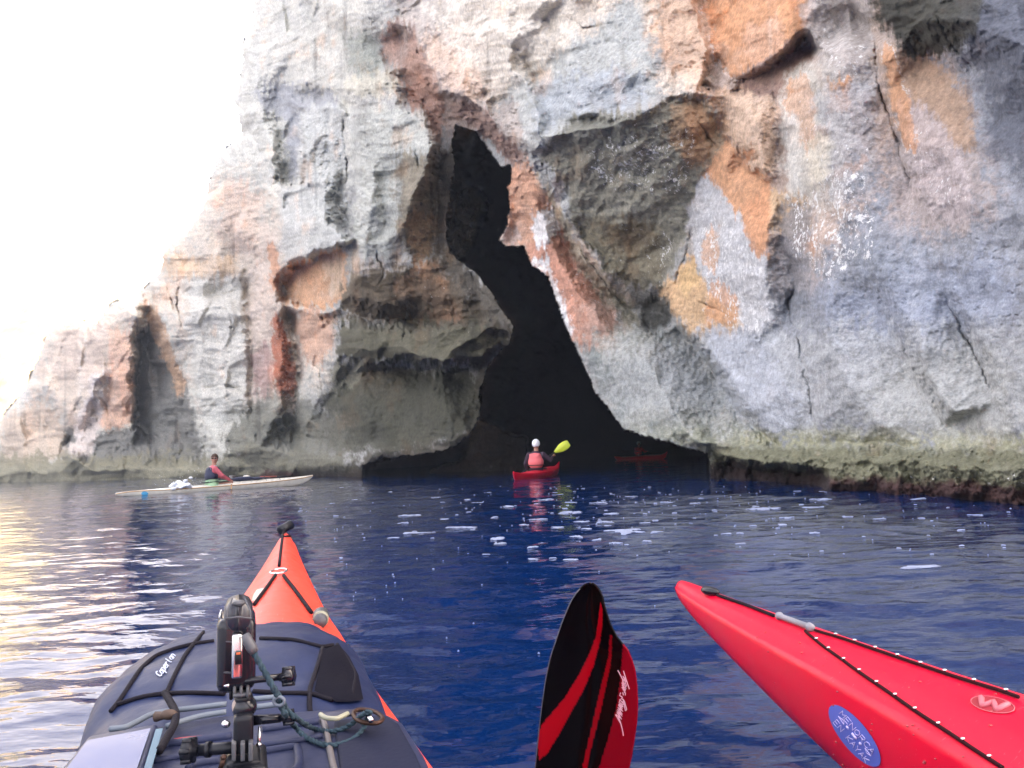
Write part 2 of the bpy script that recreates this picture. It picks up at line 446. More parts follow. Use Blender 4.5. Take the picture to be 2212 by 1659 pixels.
# rock colours: outline, colour, soft edge, strength ------
PALE = (.56,.555,.49); CREAM = (.66,.58,.48); PINK = (.62,.43,.31); ORANGE = (.60,.31,.165); RUST = (.36,.12,.065)
BLUEG = (.27,.285,.31); GREY = (.36,.36,.34); DARKG = (.16,.165,.16); OLIVE = (.12,.105,.07); GREEN = (.25,.25,.12)
CORAL = (.10,.025,.03); BROWN = (.24,.15,.10); WHITE = (.72,.72,.70); OCHRE = (.60,.40,.22); BLACKR = (.05,.05,.045)
PATCH = [
 ([(-900,-300),(900,-300),(760,250),(700,1040),(-900,1040)],PALE,60,1),
 ([(850,-300),(1500,-300),(1500,60),(1240,120),(1110,210),(1050,250),(860,60)],CREAM,25,1),
 ([(1080,200),(1380,-20),(1420,150),(1420,210),(1290,250),(1160,330)],(.42,.43,.40),14,1),
 ([(1150,190),(1260,150),(1400,160),(1400,225),(1290,250),(1240,248),(1160,320)],(.34,.37,.39),20,.8),
 ([(1390,-300),(1540,-300),(1560,180),(1510,190),(1420,200)],(.60,.42,.30),30,.9),
 ([(1430,150),(1560,160),(1520,195),(1430,212)],CREAM,10,.8),
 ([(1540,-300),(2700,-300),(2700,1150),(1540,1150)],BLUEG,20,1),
 ([(1520,-300),(1760,-300),(1760,40),(1740,70),(1600,170),(1560,150),(1530,60)],ORANGE,8,.95),
 ([(1600,60),(1680,30),(1700,100),(1610,150)],(.60,.36,.24),10,.8),
 ([(1590,168),(1740,62),(1760,130),(1660,215),(1590,205)],(.30,.19,.15),5,.9),
 ([(1750,-300),(1860,-300),(1890,60),(1900,200),(1800,200),(1740,110)],(.42,.38,.35),12,.9),
 ([(1560,190),(1680,210),(1670,400),(1590,340),(1560,280)],(.60,.43,.31),7,1),
 ([(1596,318),(1630,318),(1632,352),(1600,352)],(.52,.24,.12),5,.9),
 ([(1700,150),(1760,130),(1800,300),(1790,420),(1720,430),(1690,300)],(.50,.45,.38),12,.9),
 ([(1700,190),(1740,150),(1760,210),(1755,300),(1720,320),(1700,270)],ORANGE,3,.95),
 ([(1790,170),(1850,160),(1830,240),(1790,240)],ORANGE,3,.95),
 ([(1735,290),(1800,250),(1760,330),(1740,330)],ORANGE,3,.9),
 ([(1780,385),(1830,350),(1880,330),(1870,360),(1800,392)],ORANGE,3,.9),
 ([(1720,120),(1800,110),(1840,300),(1820,460),(1700,470),(1690,350)],(.52,.50,.44),22,.45),
 ([(1650,400),(1740,420),(1760,480),(1700,520),(1660,500)],OCHRE,7,.7),
 ([(1700,510),(1760,500),(1770,540),(1710,560)],ORANGE,6,.6),
 ([(1890,100),(2000,120),(2100,200),(2120,330),(2000,340),(1950,320),(1920,240)],(.42,.27,.17),18,.75),
 ([(1920,200),(2010,230),(2080,330),(2110,450),(2050,500),(1985,420),(1955,300)],(.44,.38,.37),18,.8),
 ([(1900,70),(1935,120),(1960,200),(1985,320),(1960,330),(1925,240)],ORANGE,5,.7),
 ([(1830,-300),(2120,-300),(2130,60),(2060,120),(1960,120),(1890,50)],(.085,.08,.065),16,1),  # overhang at top right, its shade put into the colour
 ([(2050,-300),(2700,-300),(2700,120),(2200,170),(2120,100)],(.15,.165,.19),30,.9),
 ([(1480,380),(1560,290),(1660,390),(1660,560),(1620,560),(1580,470),(1500,480)],(.60,.33,.19),6,1),
 ([(1500,390),(1530,380),(1600,470),(1660,560),(1680,700),(1640,730),(1570,700),(1500,560),(1480,470)],(.50,.50,.50),6,1),
 ([(1600,440),(1650,430),(1655,560),(1620,540)],(.58,.30,.17),4,.9),
 ([(1510,540),(1545,470),(1560,560),(1540,600)],(.58,.33,.19),4,.7),
 ([(1412,622),(1445,612),(1478,560),(1500,545),(1512,600),(1540,640),(1585,660),(1610,700),(1580,728),(1530,712),(1500,735),(1470,700),(1448,668)],(.60,.38,.20),8,.85),
 ([(1460,600),(1500,560),(1515,600),(1480,650)],(.62,.42,.22),4,.8),
 ([(1540,600),(1600,650),(1590,700),(1520,700)],ORANGE,5,.7),
 ([(1160,325),(1240,252),(1390,242),(1512,198),(1565,290),(1480,440),(1485,495),(1440,612),(1400,625),(1310,590),(1230,470)],(.25,.24,.19),6,1),  # brown-grey underside of the block, overhang shade put into the colour
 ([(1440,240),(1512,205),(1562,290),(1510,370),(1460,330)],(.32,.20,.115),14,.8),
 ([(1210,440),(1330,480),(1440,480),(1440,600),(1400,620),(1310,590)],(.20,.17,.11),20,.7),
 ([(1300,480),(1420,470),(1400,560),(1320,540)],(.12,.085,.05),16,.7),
 ([(1100,355),(1150,360),(1200,430),(1220,520),(1150,560),(1078,525)],(.58,.33,.22),8,1),
 ([(1130,530),(1230,500),(1290,570),(1330,660),(1330,760),(1250,760),(1200,640),(1150,580)],(.52,.27,.19),8,1),
 ([(1150,470),(1190,440),(1210,500),(1180,540),(1150,530)],WHITE,3,.9),
 ([(1140,560),(1180,560),(1215,640),(1245,730),(1215,700),(1185,600)],WHITE,3,.9),
 ([(1085,490),(1130,500),(1120,535),(1080,525)],(.45,.36,.32),5,.8),
 ([(1145,335),(1190,400),(1240,510),(1330,620),(1390,690),(1380,720),(1300,660),(1210,500)],(.30,.28,.21),6,.85),
 ([(1160,330),(1220,400),(1240,480),(1200,430)],(.42,.43,.42),4,.9),
 ([(955,190),(1055,240),(1150,350),(1100,350),(1030,285),(985,262)],(.30,.20,.16),6,1),
 ([(1060,240),(1110,200),(1130,300),(1150,345),(1090,290)],(.38,.33,.29),6,.9),
 ([(815,90),(850,40),(890,55),(945,170),(965,260),(950,320),(920,290),(860,160)],(.46,.28,.21),10,.9),
 ([(850,40),(890,55),(905,90),(850,90)],(.25,.18,.15),6,.9),
 ([(820,0),(880,-300),(960,-100),(975,80),(920,110),(870,30)],(.40,.36,.33),14,.7),
 ([(900,70),(1000,60),(1060,220),(960,190)],(.62,.47,.37),12,.9),
 ([(740,60),(815,80),(830,160),(760,165)],(.24,.26,.22),12,.8),
 ([(740,165),(860,155),(860,195),(760,215)],(.50,.46,.35),8,.6),
 ([(540,190),(720,195),(740,225),(660,240),(640,400),(618,390),(615,260),(560,230)],(.30,.31,.33),7,.8),
 ([(650,230),(740,220),(750,520),(610,580),(600,410),(650,400)],(.45,.46,.43),10,.8),
 ([(760,230),(920,240),(945,310),(900,440),(840,560),(760,560)],(.43,.44,.39),12,.8),
 ([(860,330),(948,330),(940,545),(880,560),(855,500)],(.20,.17,.12),12,.9),  # brown facet turned down and right, darkened for its shade
 ([(880,460),(938,460),(938,545),(880,545)],(.36,.23,.13),10,.6),
 ([(615,585),(745,525),(750,650),(720,665),(612,655)],(.60,.36,.22),5,1),
 ([(700,560),(745,540),(735,660),(710,640)],(.66,.50,.36),6,.8),
 ([(620,670),(735,670),(720,760),(680,800),(650,760)],(.48,.29,.20),10,.85),
 ([(470,380),(560,410),(560,560),(480,540)],(.52,.40,.32),22,.7),
 ([(360,545),(520,560),(520,595),(340,600)],(.58,.42,.28),10,.8),
 ([(400,600),(530,600),(540,900),(460,930),(410,800)],(.53,.53,.48),10,.8),
 ([(535,560),(590,470),(610,560),(610,680),(560,900),(530,880)],(.50,.41,.35),14,.6),
 ([(585,680),(610,680),(640,800),(645,900),(610,900),(590,800)],RUST,4,.95),
 ([(575,530),(605,530),(605,620),(590,640)],(.50,.25,.14),5,.8),
 ([(540,760),(580,730),(590,850),(560,890)],(.34,.20,.18),6,.7),
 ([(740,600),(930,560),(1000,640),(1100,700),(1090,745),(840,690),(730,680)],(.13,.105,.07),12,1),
 ([(890,560),(950,560),(1000,680),(960,690),(900,640)],(.34,.19,.11),8,.75),
 ([(860,590),(900,590),(900,660),(850,660)],(.38,.20,.11),6,.6),
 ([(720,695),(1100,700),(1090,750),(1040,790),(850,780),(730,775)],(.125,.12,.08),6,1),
 ([(820,680),(1000,675),(1000,690),(820,692)],(.34,.17,.10),3,.7),
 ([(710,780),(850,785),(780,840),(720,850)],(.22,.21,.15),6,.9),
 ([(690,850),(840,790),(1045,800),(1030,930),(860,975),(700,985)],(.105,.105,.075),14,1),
 ([(770,800),(900,800),(850,860),(760,850)],(.24,.18,.12),14,.6),
 ([(560,850),(700,850),(720,985),(480,990),(470,960)],(.22,.225,.19),22,.85),
 ([(690,880),(720,860),(720,950),(690,950)],(.15,.15,.15),10,.6),
 ([(285,720),(345,690),(400,830),(450,1000),(280,1010),(130,1010),(140,930),(290,930)],(.17,.17,.155),9,.95),  # recess wedge, its shade painted in
 ([(325,650),(350,690),(400,830),(390,870),(350,760),(318,700)],(.46,.30,.19),5,.9),
 ([(235,700),(290,720),(290,920),(215,930),(235,820)],(.62,.41,.30),7,.9),
 ([(200,800),(240,800),(220,900),(200,985),(150,985),(175,890)],(.62,.55,.50),4,.95),
 ([(120,700),(230,690),(230,800),(130,830)],(.50,.41,.34),12,.8),
 ([(0,900),(110,860),(150,990),(0,1010)],(.50,.38,.28),12,.7),
 ([(-900,985),(140,985),(300,985),(450,985),(560,960),(700,975),(780,1000),(780,1080),(-900,1080)],(.19,.18,.12),16,.9),
 ([(1240,740),(1440,700),(1560,850),(1640,960),(1430,955),(1340,920)],(.24,.265,.25),12,1),
 ([(1400,740),(1500,760),(1560,870),(1450,860)],(.25,.29,.32),12,.7),
 ([(1380,640),(1440,640),(1450,720),(1390,715)],(.09,.09,.08),5,.9),  # pocket with its shade painted in
 ([(1330,880),(1600,900),(1720,940),(2212,940),(2700,940),(2700,1150),(1530,1150),(1530,985),(1350,935)],(.27,.275,.20),30,.9),
 ([(1620,925),(2212,935),(2700,935),(2700,965),(1700,962),(1560,960)],(.33,.325,.19),14,.7),
 ([(1540,965),(1720,965),(2212,975),(2700,975),(2700,1150),(1530,1150)],(.15,.15,.095),9,.9),
 ([(1530,1003),(1600,1003),(1700,1018),(1790,1028),(1900,1030),(2212,1045),(2700,1060),(2700,1160),(1530,1160)],(.09,.065,.045),7,.9),
 ([(1530,1012),(1700,1026),(1790,1037),(1900,1038),(2212,1052),(2700,1075),(2700,1160),(1530,1160)],(.060,.028,.030),7,.85),
 ([(560,1018),(790,1020),(800,1100),(560,1100)],(.10,.03,.035),5,.8),
 ([(640,1005),(790,1004),(900,1000),(1010,950),(1050,1000),(1050,1100),(640,1100)],(.07,.065,.05),5,.8),  # shade of the undercut left of the cave, painted as dark rock
]
PEACH = (.60,.42,.30)
WASH = [
 ([(850,-300),(1560,-300),(1540,120),(1250,60),(1100,220),(950,150)],PEACH,70,.38),
 ([(1440,-300),(1980,-300),(2000,200),(1900,330),(1800,560),(1600,700),(1480,560),(1560,300),(1480,180)],PEACH,60,.6),
 ([(1850,120),(2080,120),(2160,430),(2000,560),(1900,400)],(.42,.33,.28),50,.6),
 ([(440,380),(620,380),(740,700),(700,900),(420,900),(300,600)],PEACH,80,.42),
 ([(80,640),(330,640),(360,900),(60,950)],PEACH,60,.5),
 ([(740,560),(1000,560),(1000,700),(740,700)],(.30,.19,.11),40,.5),
 ([(1060,360),(1330,560),(1380,760),(1240,740),(1060,540)],PEACH,40,.5),
 ([(820,30),(1000,60),(1100,300),(930,330)],(.50,.33,.25),40,.5),
 ([(640,-300),(860,-300),(860,250),(740,500),(620,250)],(.52,.50,.43),60,.5),
]
EXTRA = [
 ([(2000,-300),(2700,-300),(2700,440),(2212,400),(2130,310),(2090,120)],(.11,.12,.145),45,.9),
 ([(1900,780),(2150,740),(2250,940),(1850,950)],(.33,.33,.28),40,.6),
 ([(1500,720),(1700,700),(1800,900),(1640,930)],(.34,.37,.43),40,.6),
 ([(1750,620),(2212,540),(2212,700),(1800,780)],(.29,.33,.41),45,.6),
 ([(1690,430),(1760,430),(1740,700),(1680,700),(1660,560)],(.20,.215,.235),14,.75),
 ([(1760,200),(1890,150),(1890,420),(1780,430)],(.34,.36,.38),20,.6),
 ([(1820,520),(1990,500),(2050,640),(1830,620)],(.26,.29,.33),30,.5),
 ([(1690,240),(1720,250),(1740,420),(1700,440)],(.62,.60,.54),8,.8),
 ([(1745,300),(1800,280),(1790,400),(1740,420)],(.60,.54,.42),12,.6),
 ([(1520,200),(1570,205),(1590,340),(1560,285)],(.48,.30,.18),8,.7),
 ([(1260,640),(1330,650),(1340,760),(1260,760)],(.44,.30,.24),14,.7),
 ([(1270,720),(1400,700),(1440,760),(1300,800)],(.33,.33,.28),16,.6),
 ([(925,520),(1000,555),(1130,680),(1130,745),(1060,800),(1055,960),(980,1000),(780,1015),(760,975),(860,965),(990,930),(1015,840),(1030,780),(1060,720),(960,620)],(.075,.062,.045),14,.9),  # brown rock darkened towards the cave, shade put into the colour
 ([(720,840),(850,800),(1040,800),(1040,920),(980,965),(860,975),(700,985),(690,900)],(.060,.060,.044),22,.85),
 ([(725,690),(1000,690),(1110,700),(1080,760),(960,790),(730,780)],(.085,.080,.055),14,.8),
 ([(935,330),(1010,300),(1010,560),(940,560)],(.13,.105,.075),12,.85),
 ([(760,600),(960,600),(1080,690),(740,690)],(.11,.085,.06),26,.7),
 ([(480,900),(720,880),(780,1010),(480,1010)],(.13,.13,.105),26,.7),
 ([(1525,992),(1640,1004),(1790,1022),(1800,1100),(1520,1100)],(.022,.014,.014),6,.9),  # painted shade of the undercut above the water
 ([(1250,760),(1440,720),(1700,700),(2700,700),(2700,930),(1340,930)],(.40,.41,.40),50,.65),
 ([(1480,700),(1640,720),(1760,930),(1620,930),(1540,800)],(.42,.45,.50),24,.5),
 ([(1230,250),(1290,255),(1390,245),(1400,300),(1300,330),(1200,320)],(.17,.175,.15),16,.6),  # painted shade below the block's rim
 ([(1855,-300),(2130,-300),(2120,50),(2050,120),(1960,115),(1895,40)],(.055,.055,.045),12,.85),  # same top right overhang, shade painted darker still
 ([(850,-300),(1260,-300),(1230,100),(1100,200),(950,100)],(.72,.66,.56),40,.6),  # cream rock painted paler where the upper face is lit
]
# white lichen flecks: outline, strength
FLECK = [
 ([(1500,400),(1660,570),(1680,720),(1570,720),(1500,560)],1.0),
 ([(1700,420),(1880,330),(1900,560),(1780,620),(1700,560)],1.0),
 ([(1690,220),(1760,200),(1900,150),(1900,420),(1700,440)],.65),
 ([(1760,60),(1870,30),(1890,170),(1780,180)],.8),
 ([(1940,200),(2080,300),(2110,420),(2050,480),(1980,420)],.7),
 ([(1240,330),(1440,260),(1520,300),(1480,420),(1300,420)],.9),
 ([(1380,500),(1480,500),(1440,620),(1390,600)],.8),
 ([(1200,100),(1400,60),(1420,210),(1250,240),(1180,260)],.55),
 ([(1130,540),(1200,520),(1330,640),(1420,700),(1330,750),(1240,740)],.6),
 ([(590,540),(610,540),(640,800),(640,870),(600,870),(585,680)],.75),
 ([(640,740),(720,760),(700,860),(650,860)],.7),
 ([(540,740),(580,720),(585,860),(545,870)],.6),
 ([(820,560),(1000,600),(1080,720),(900,780),(850,690)],.45),
 ([(1850,1015),(2212,1020),(2700,1030),(2700,1068),(2212,1054),(1850,1040)],.75),
 ([(1280,250),(1500,200),(1560,300),(1440,610),(1280,560)],.45),
]

def build_cliff():
    def axis(lo, a, b, hi, fine, growth):
        out = [a]
        n = int((b - a) / fine)
        mid = list(np.linspace(a, b, n))
        lowv, s, x = [], fine, a
        while x > lo: s *= growth; x -= s; lowv.append(x)
        hiv, s, x = [], fine, b
        while x < hi: s *= growth; x += s; hiv.append(x)
        return np.array(lowv[::-1] + mid + hiv)
    us = axis(-850, -30, 2245, 5300, 2.15, 1.09)
    vsx = axis(-3300, -20, 1092, 1130, 2.15, 1.07)
    U, V = np.meshgrid(us, vsx)
    nU, nV = len(us), len(vsx)
    # ray directions
    cf, cr, cu = np.array(CF), np.array(CR), np.array(CU)
    A = (U - 1106) / FPX; B = (829.5 - V) / FPX
    D = cf[None, None] + cr * A[..., None] + cu * B[..., None]
    D /= D[..., 1:2]
    Yb = np.interp(U, YB_U, YB_Y)
    base = D * Yb[..., None]
    X, Yc, Z = base[..., 0], base[..., 1], base[..., 2]
    # warp of the outlines so that no edge is straight
    s = 1.0
    wu = fbm(U / 42, V / 42, 0 * U + 3.1, 5, .68) * 19
    wv = fbm(U / 42, V / 42, 0 * U + 33.1, 5, .68) * 19
    edge = sstep(0, 60, 1040 - V) * .9 + .1
    Uw, Vw = U + wu * edge, V + wv * edge
    rel = relief_image()
    rel_s = blur(rel, 3.5)
    o = samp(rel_s, Uw, Vw)
    cave_m = poly_mask(CAVE)
    cv = samp(blur(cave_m, 2), U + wu * .55 * edge, V + wv * .55 * edge)
    incave = sstep(.35, .65, cv)
    # interior: the left flank falls away gently, the right edge breaks off at once
    sd_ = np.clip(seg_dist(U, V, [(955,300),(945,400),(941,545),(1000,575),(1060,640),(1108,705),(1098,742),(1050,800),(1036,900),(1005,950),(900,984),(784,1004)]), 0, 400)
    flank = np.exp(-sd_ / 34.0); flank_d = np.exp(-sd_ / 30.0)
    depth_in = 190 - 178 * flank * (1 + .3 * fbm(U / 30, V / 30, 0 * U, 3))
    # a hanging rib dimly seen inside the upper opening
    rib = sstep(.2, .8, samp(blur(poly_mask([(948,345),(1000,365),(1010,400),(1052,432),(1040,470),(1022,520),(1010,570),(945,548)]), 16), Uw, Vw))
    depth_in = depth_in * (1 - rib) + rib * (16 + 12 * fbm(U / 28, V / 40, 0 * U + 7, 4) + 14 * sstep(960, 1050, U))
    floor_rock = sstep(.2, .8, samp(blur(poly_mask([(1030,900),(1085,930),(1135,950),(1150,1015),(1150,1100),(700,1100),(1000,990)]), 6), Uw, Vw))
    depth_in = depth_in * (1 - floor_rock) + floor_rock * (28 + 12 * sstep(1000, 1140, U))
    for pts, w, dp in GROOVES:
        u0, u1 = min(p[0] for p in pts) - 40, max(p[0] for p in pts) + 40
        v0, v1 = min(p[1] for p in pts) - 40, max(p[1] for p in pts) + 40
        m = (U > u0) & (U < u1) & (V > v0) & (V < v1)
        jit = fbm(U[m] / 22, V[m] / 22, 0 * U[m] + 5, 3) * 4
        d = seg_dist(U[m] + wu[m] * .7 + jit, V[m] + wv[m] * .6 + jit * .5, pts)
        live = sstep(-.25, .25, fbm(U[m] / 60, V[m] / 60, 0 * U[m] + 15, 2)) * .6 + .4
        ends = np.minimum(np.hypot(U[m] - pts[0][0], V[m] - pts[0][1]), np.hypot(U[m] - pts[-1][0], V[m] - pts[-1][1]))
        live = live * sstep(0, 60, ends)
        o[m] += live * (dp * .5 * np.exp(-(d / (w * .6)) ** 2) + dp * .3 * np.exp(-d / (w * 6)))
    tide = sstep(985, 1005, V) * sstep(1500, 1560, U)
    # rock relief noise, in metres, scaled a little with distance
    sc = (Yb / 14.0) ** 0.75
    q = 1.0 / sc
    xs, ys, zs = X * q, Yc * q, Z * q
    smooth = samp(blur(poly_mask([(1420,560),(1500,300),(1700,120),(2700,100),(2700,975),(1260,975),(1240,740)]), 60), U, V)
    big = fbm(xs * .35, ys * .35, zs * .5, 4, .5, True)
    med = fbm(xs * 1.3 + 5, ys * 1.3, zs * 1.6, 5, .55)
    fine = fbm(xs * 6, ys * 6, zs * 9, 4, .62)
    f1, f2, cid, tl = worley(xs * .34 + med * .10, ys * .34, zs * .30 + big * .12)
    g1, g2, gid, tl2 = worley(xs * 1.25 + 7 + med * .22, ys * 1.25, zs * 1.0 + big * .2)
    soften = np.clip((f2 - f1) * 6, 0, 1); soften2 = np.clip((g2 - g1) * 5, 0, 1)
    fac = tl * 1.9 * soften + (cid - .5) * .35 * soften + (tl2 * .75 + (gid - .5) * .22) * soften2
    strata = fbm(xs * .35, ys * .35, zs * 3.2 + big * .8, 4, .6, True)
    leftm = 1 - sstep(1050, 1300, U)
    dis = (-big * .26 * (1 - .4 * smooth) - med * .15 * (1 - .55 * smooth) - fine * .024 * (1 - .35 * smooth)
           + fac * .50 * (1 - .70 * smooth) - strata * (.03 + .055 * leftm) * (1 - .6 * smooth)) * sc
    pits = np.clip(fbm(xs * 9, ys * 9, zs * 12, 3, .6) - .22, 0, 1)
    dis += pits * .10 * sc * (.4 + .6 * samp(blur(poly_mask([(1950,500),(2300,450),(2300,800),(2000,750),(1750,760),(1700,640)]), 60), U, V)) * 1.2
    h1, h2, hid, ht = worley(X * 2.2, Yc * 2.2, Z * 3.4)
    dis += tide * ((h1 - .5) * .35 + fbm(X * 5, Yc * 5, Z * 6, 4, .6) * .22 + fbm(X * .9, Yc * .9, Z * .4 + 3, 3) * .35)
    o_all = o * (1 - incave) + depth_in * incave
    # the face turns away behind its skyline
    dsil = seg_dist(U, V, SIL)
    above = np.zeros_like(U)
    turn = 3 * np.exp(-dsil / 13.0)
    Yf = Yb * (1 + o_all / 100.0 + turn / 100.0 * (U < 1000)) + dis * (1 - .4 * incave)
    Yf = np.maximum(Yf, 1.8)
    P = D * Yf[..., None]
    P[..., 2] += CAM_H
    # keep region
    inside = np.ones(U.shape, bool)
    poly = SIL + [(9000, -9000), (9000, 2000), (-2000, 2000)]
    n = len(poly); c_in = np.zeros(U.shape, bool)
    Us_, Vs_ = U + wu * .9 + fbm(U / 9, V / 9, 0 * U + 2, 2) * 2.5, V + wv * .9 + fbm(U / 9, V / 9, 0 * U + 8, 2) * 2.5
    for i in range(n):
        x0, y0 = poly[i]; x1, y1 = poly[(i + 1) % n]
        if y0 == y1: continue
        c_in ^= ((y0 > Vs_) != (y1 > Vs_)) & (Us_ < (x1 - x0) * (Vs_ - y0) / (y1 - y0) + x0)
    c_in &= (P[..., 2] > -1.6)
    # colours
    n1 = fbm(xs * 1.1 + 9, ys * 1.1, zs * 1.0, 5, .6)
    n2 = fbm(xs * 4 + 3, ys * 4, zs * 3, 4, .6)
    n3 = fbm(xs * 11 + 3, ys * 11, zs * 10, 3, .6)
    streak = fbm(xs * 3.0, ys * 3.0, zs * .5 + 40, 4, .6)
    drip = fbm(U / 9, V / 150, 0 * U + 51, 3, .6) * 34 * (1 - sstep(820, 930, V))
    cu_, cv_ = U + wu * .9 + n2 * 13, V + wv * .9 + n2 * 8 + drip
    C = np.zeros(U.shape + (3,)); C[:] = GREY
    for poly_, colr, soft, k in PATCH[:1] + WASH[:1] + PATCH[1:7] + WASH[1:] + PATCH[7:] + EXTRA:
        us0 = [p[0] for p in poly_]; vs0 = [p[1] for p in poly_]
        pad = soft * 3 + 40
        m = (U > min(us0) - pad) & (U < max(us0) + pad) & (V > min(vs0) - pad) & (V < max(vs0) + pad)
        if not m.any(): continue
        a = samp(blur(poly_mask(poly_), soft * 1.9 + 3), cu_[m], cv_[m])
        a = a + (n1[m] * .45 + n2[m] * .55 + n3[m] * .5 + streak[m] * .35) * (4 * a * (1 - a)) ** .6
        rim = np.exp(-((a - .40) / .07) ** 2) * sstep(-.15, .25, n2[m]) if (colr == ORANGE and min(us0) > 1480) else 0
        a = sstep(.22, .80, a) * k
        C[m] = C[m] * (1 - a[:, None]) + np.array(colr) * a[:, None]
        if colr == ORANGE and min(us0) > 1480:
            rm = (rim * .75)[:, None]
            C[m] = C[m] * (1 - rm) + np.array(WHITE) * rm
    # patchy weathering: rusty seeps, pale crust, darker grey skins
    left_w = sstep(-100, 500, U) * (V < 985)
    seep = sstep(.16, .42, n1 + streak * .5) * .42 * left_w * (1 - .8 * smooth)
    C = C * (1 - seep[..., None]) + (C * np.array([1.18, .82, .62])) * seep[..., None]
    crust = sstep(.12, .40, -n1 + n2 * .5) * .35 * (1 - .6 * smooth)
    C = C * (1 - crust[..., None]) + (C * .45 + np.array([.24, .245, .235]) * np.clip(C.mean(-1, keepdims=True) / .40, .12, 1)) * crust[..., None]
    C *= (1 + (.26 * n2 + .22 * streak + .18 * n1 + .22 * n3) * (1 - .55 * smooth))[..., None]
    run = fbm(xs * 2.6, ys * 2.6, zs * .20 + 9, 4, .62)
    C *= (1 - .40 * sstep(.16, .5, run + n1 * .4) * (V < 960) * (1 - .7 * smooth))[..., None]
    pale_run = (sstep(.20, .5, -run + n2 * .25) * .40 * (V < 900) * (1 - .5 * smooth) * (1 - sstep(560, 700, U) * (1 - sstep(1040, 1240, U)) * sstep(600, 680, V)))[..., None]
    C = C * (1 - pale_run) + (C * .4 + np.array([.36, .355, .33]) * np.clip(C.mean(-1, keepdims=True) / .40, .15, 1)) * pale_run
    # the pits are darker
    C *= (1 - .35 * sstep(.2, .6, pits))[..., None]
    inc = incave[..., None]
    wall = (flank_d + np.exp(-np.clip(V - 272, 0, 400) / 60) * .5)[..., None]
    C = C * (1 - inc) + inc * (np.array([.022, .018, .016]) + np.clip(wall, 0, 1) * np.array([.24, .17, .11])) * (1 + .3 * n2[..., None])  # cave darkness put into the colour, browner towards the walls
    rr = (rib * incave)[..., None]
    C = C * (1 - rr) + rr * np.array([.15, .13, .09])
    C = np.clip(C, .015, .85)
    F = np.zeros(U.shape)
    for poly_, k in FLECK:
        F = np.maximum(F, samp(blur(poly_mask(poly_), 14), cu_, cv_) * k)
    idx = np.arange(nU * nV).reshape(nV, nU)
    ok = c_in[:-1, :-1] & c_in[1:, :-1] & c_in[:-1, 1:] & c_in[1:, 1:]
    quads = np.stack([idx[:-1, :-1][ok], idx[1:, :-1][ok], idx[1:, 1:][ok], idx[:-1, 1:][ok]], 1)
    used = np.zeros(nU * nV, bool); used[quads.ravel()] = True
    remap = np.cumsum(used) - 1
    quads = remap[quads]
    verts = P.reshape(-1, 3)[used]
    me = bpy.data.meshes.new('sea_cliff')
    me.vertices.add(len(verts)); me.vertices.foreach_set('co', verts.astype(np.float32).ravel())
    me.loops.add(quads.size); me.loops.foreach_set('vertex_index', quads.astype(np.int32).ravel())
    me.polygons.add(len(quads))
    me.polygons.foreach_set('loop_start', np.arange(0, quads.size, 4, dtype=np.int32))
    me.polygons.foreach_set('use_smooth', np.ones(len(quads), bool))
    me.update(calc_edges=True)
    ca = me.color_attributes.new('rock', 'FLOAT_COLOR', 'POINT')
    cc = np.concatenate([C.reshape(-1, 3)[used], F.reshape(-1, 1)[used]], 1).astype(np.float32)
    ca.data.foreach_set('color', cc.ravel())
    ob = bpy.data.objects.new('sea_cliff', me)
    COL.objects.link(ob)
    tag(ob, kind='structure')
    return ob

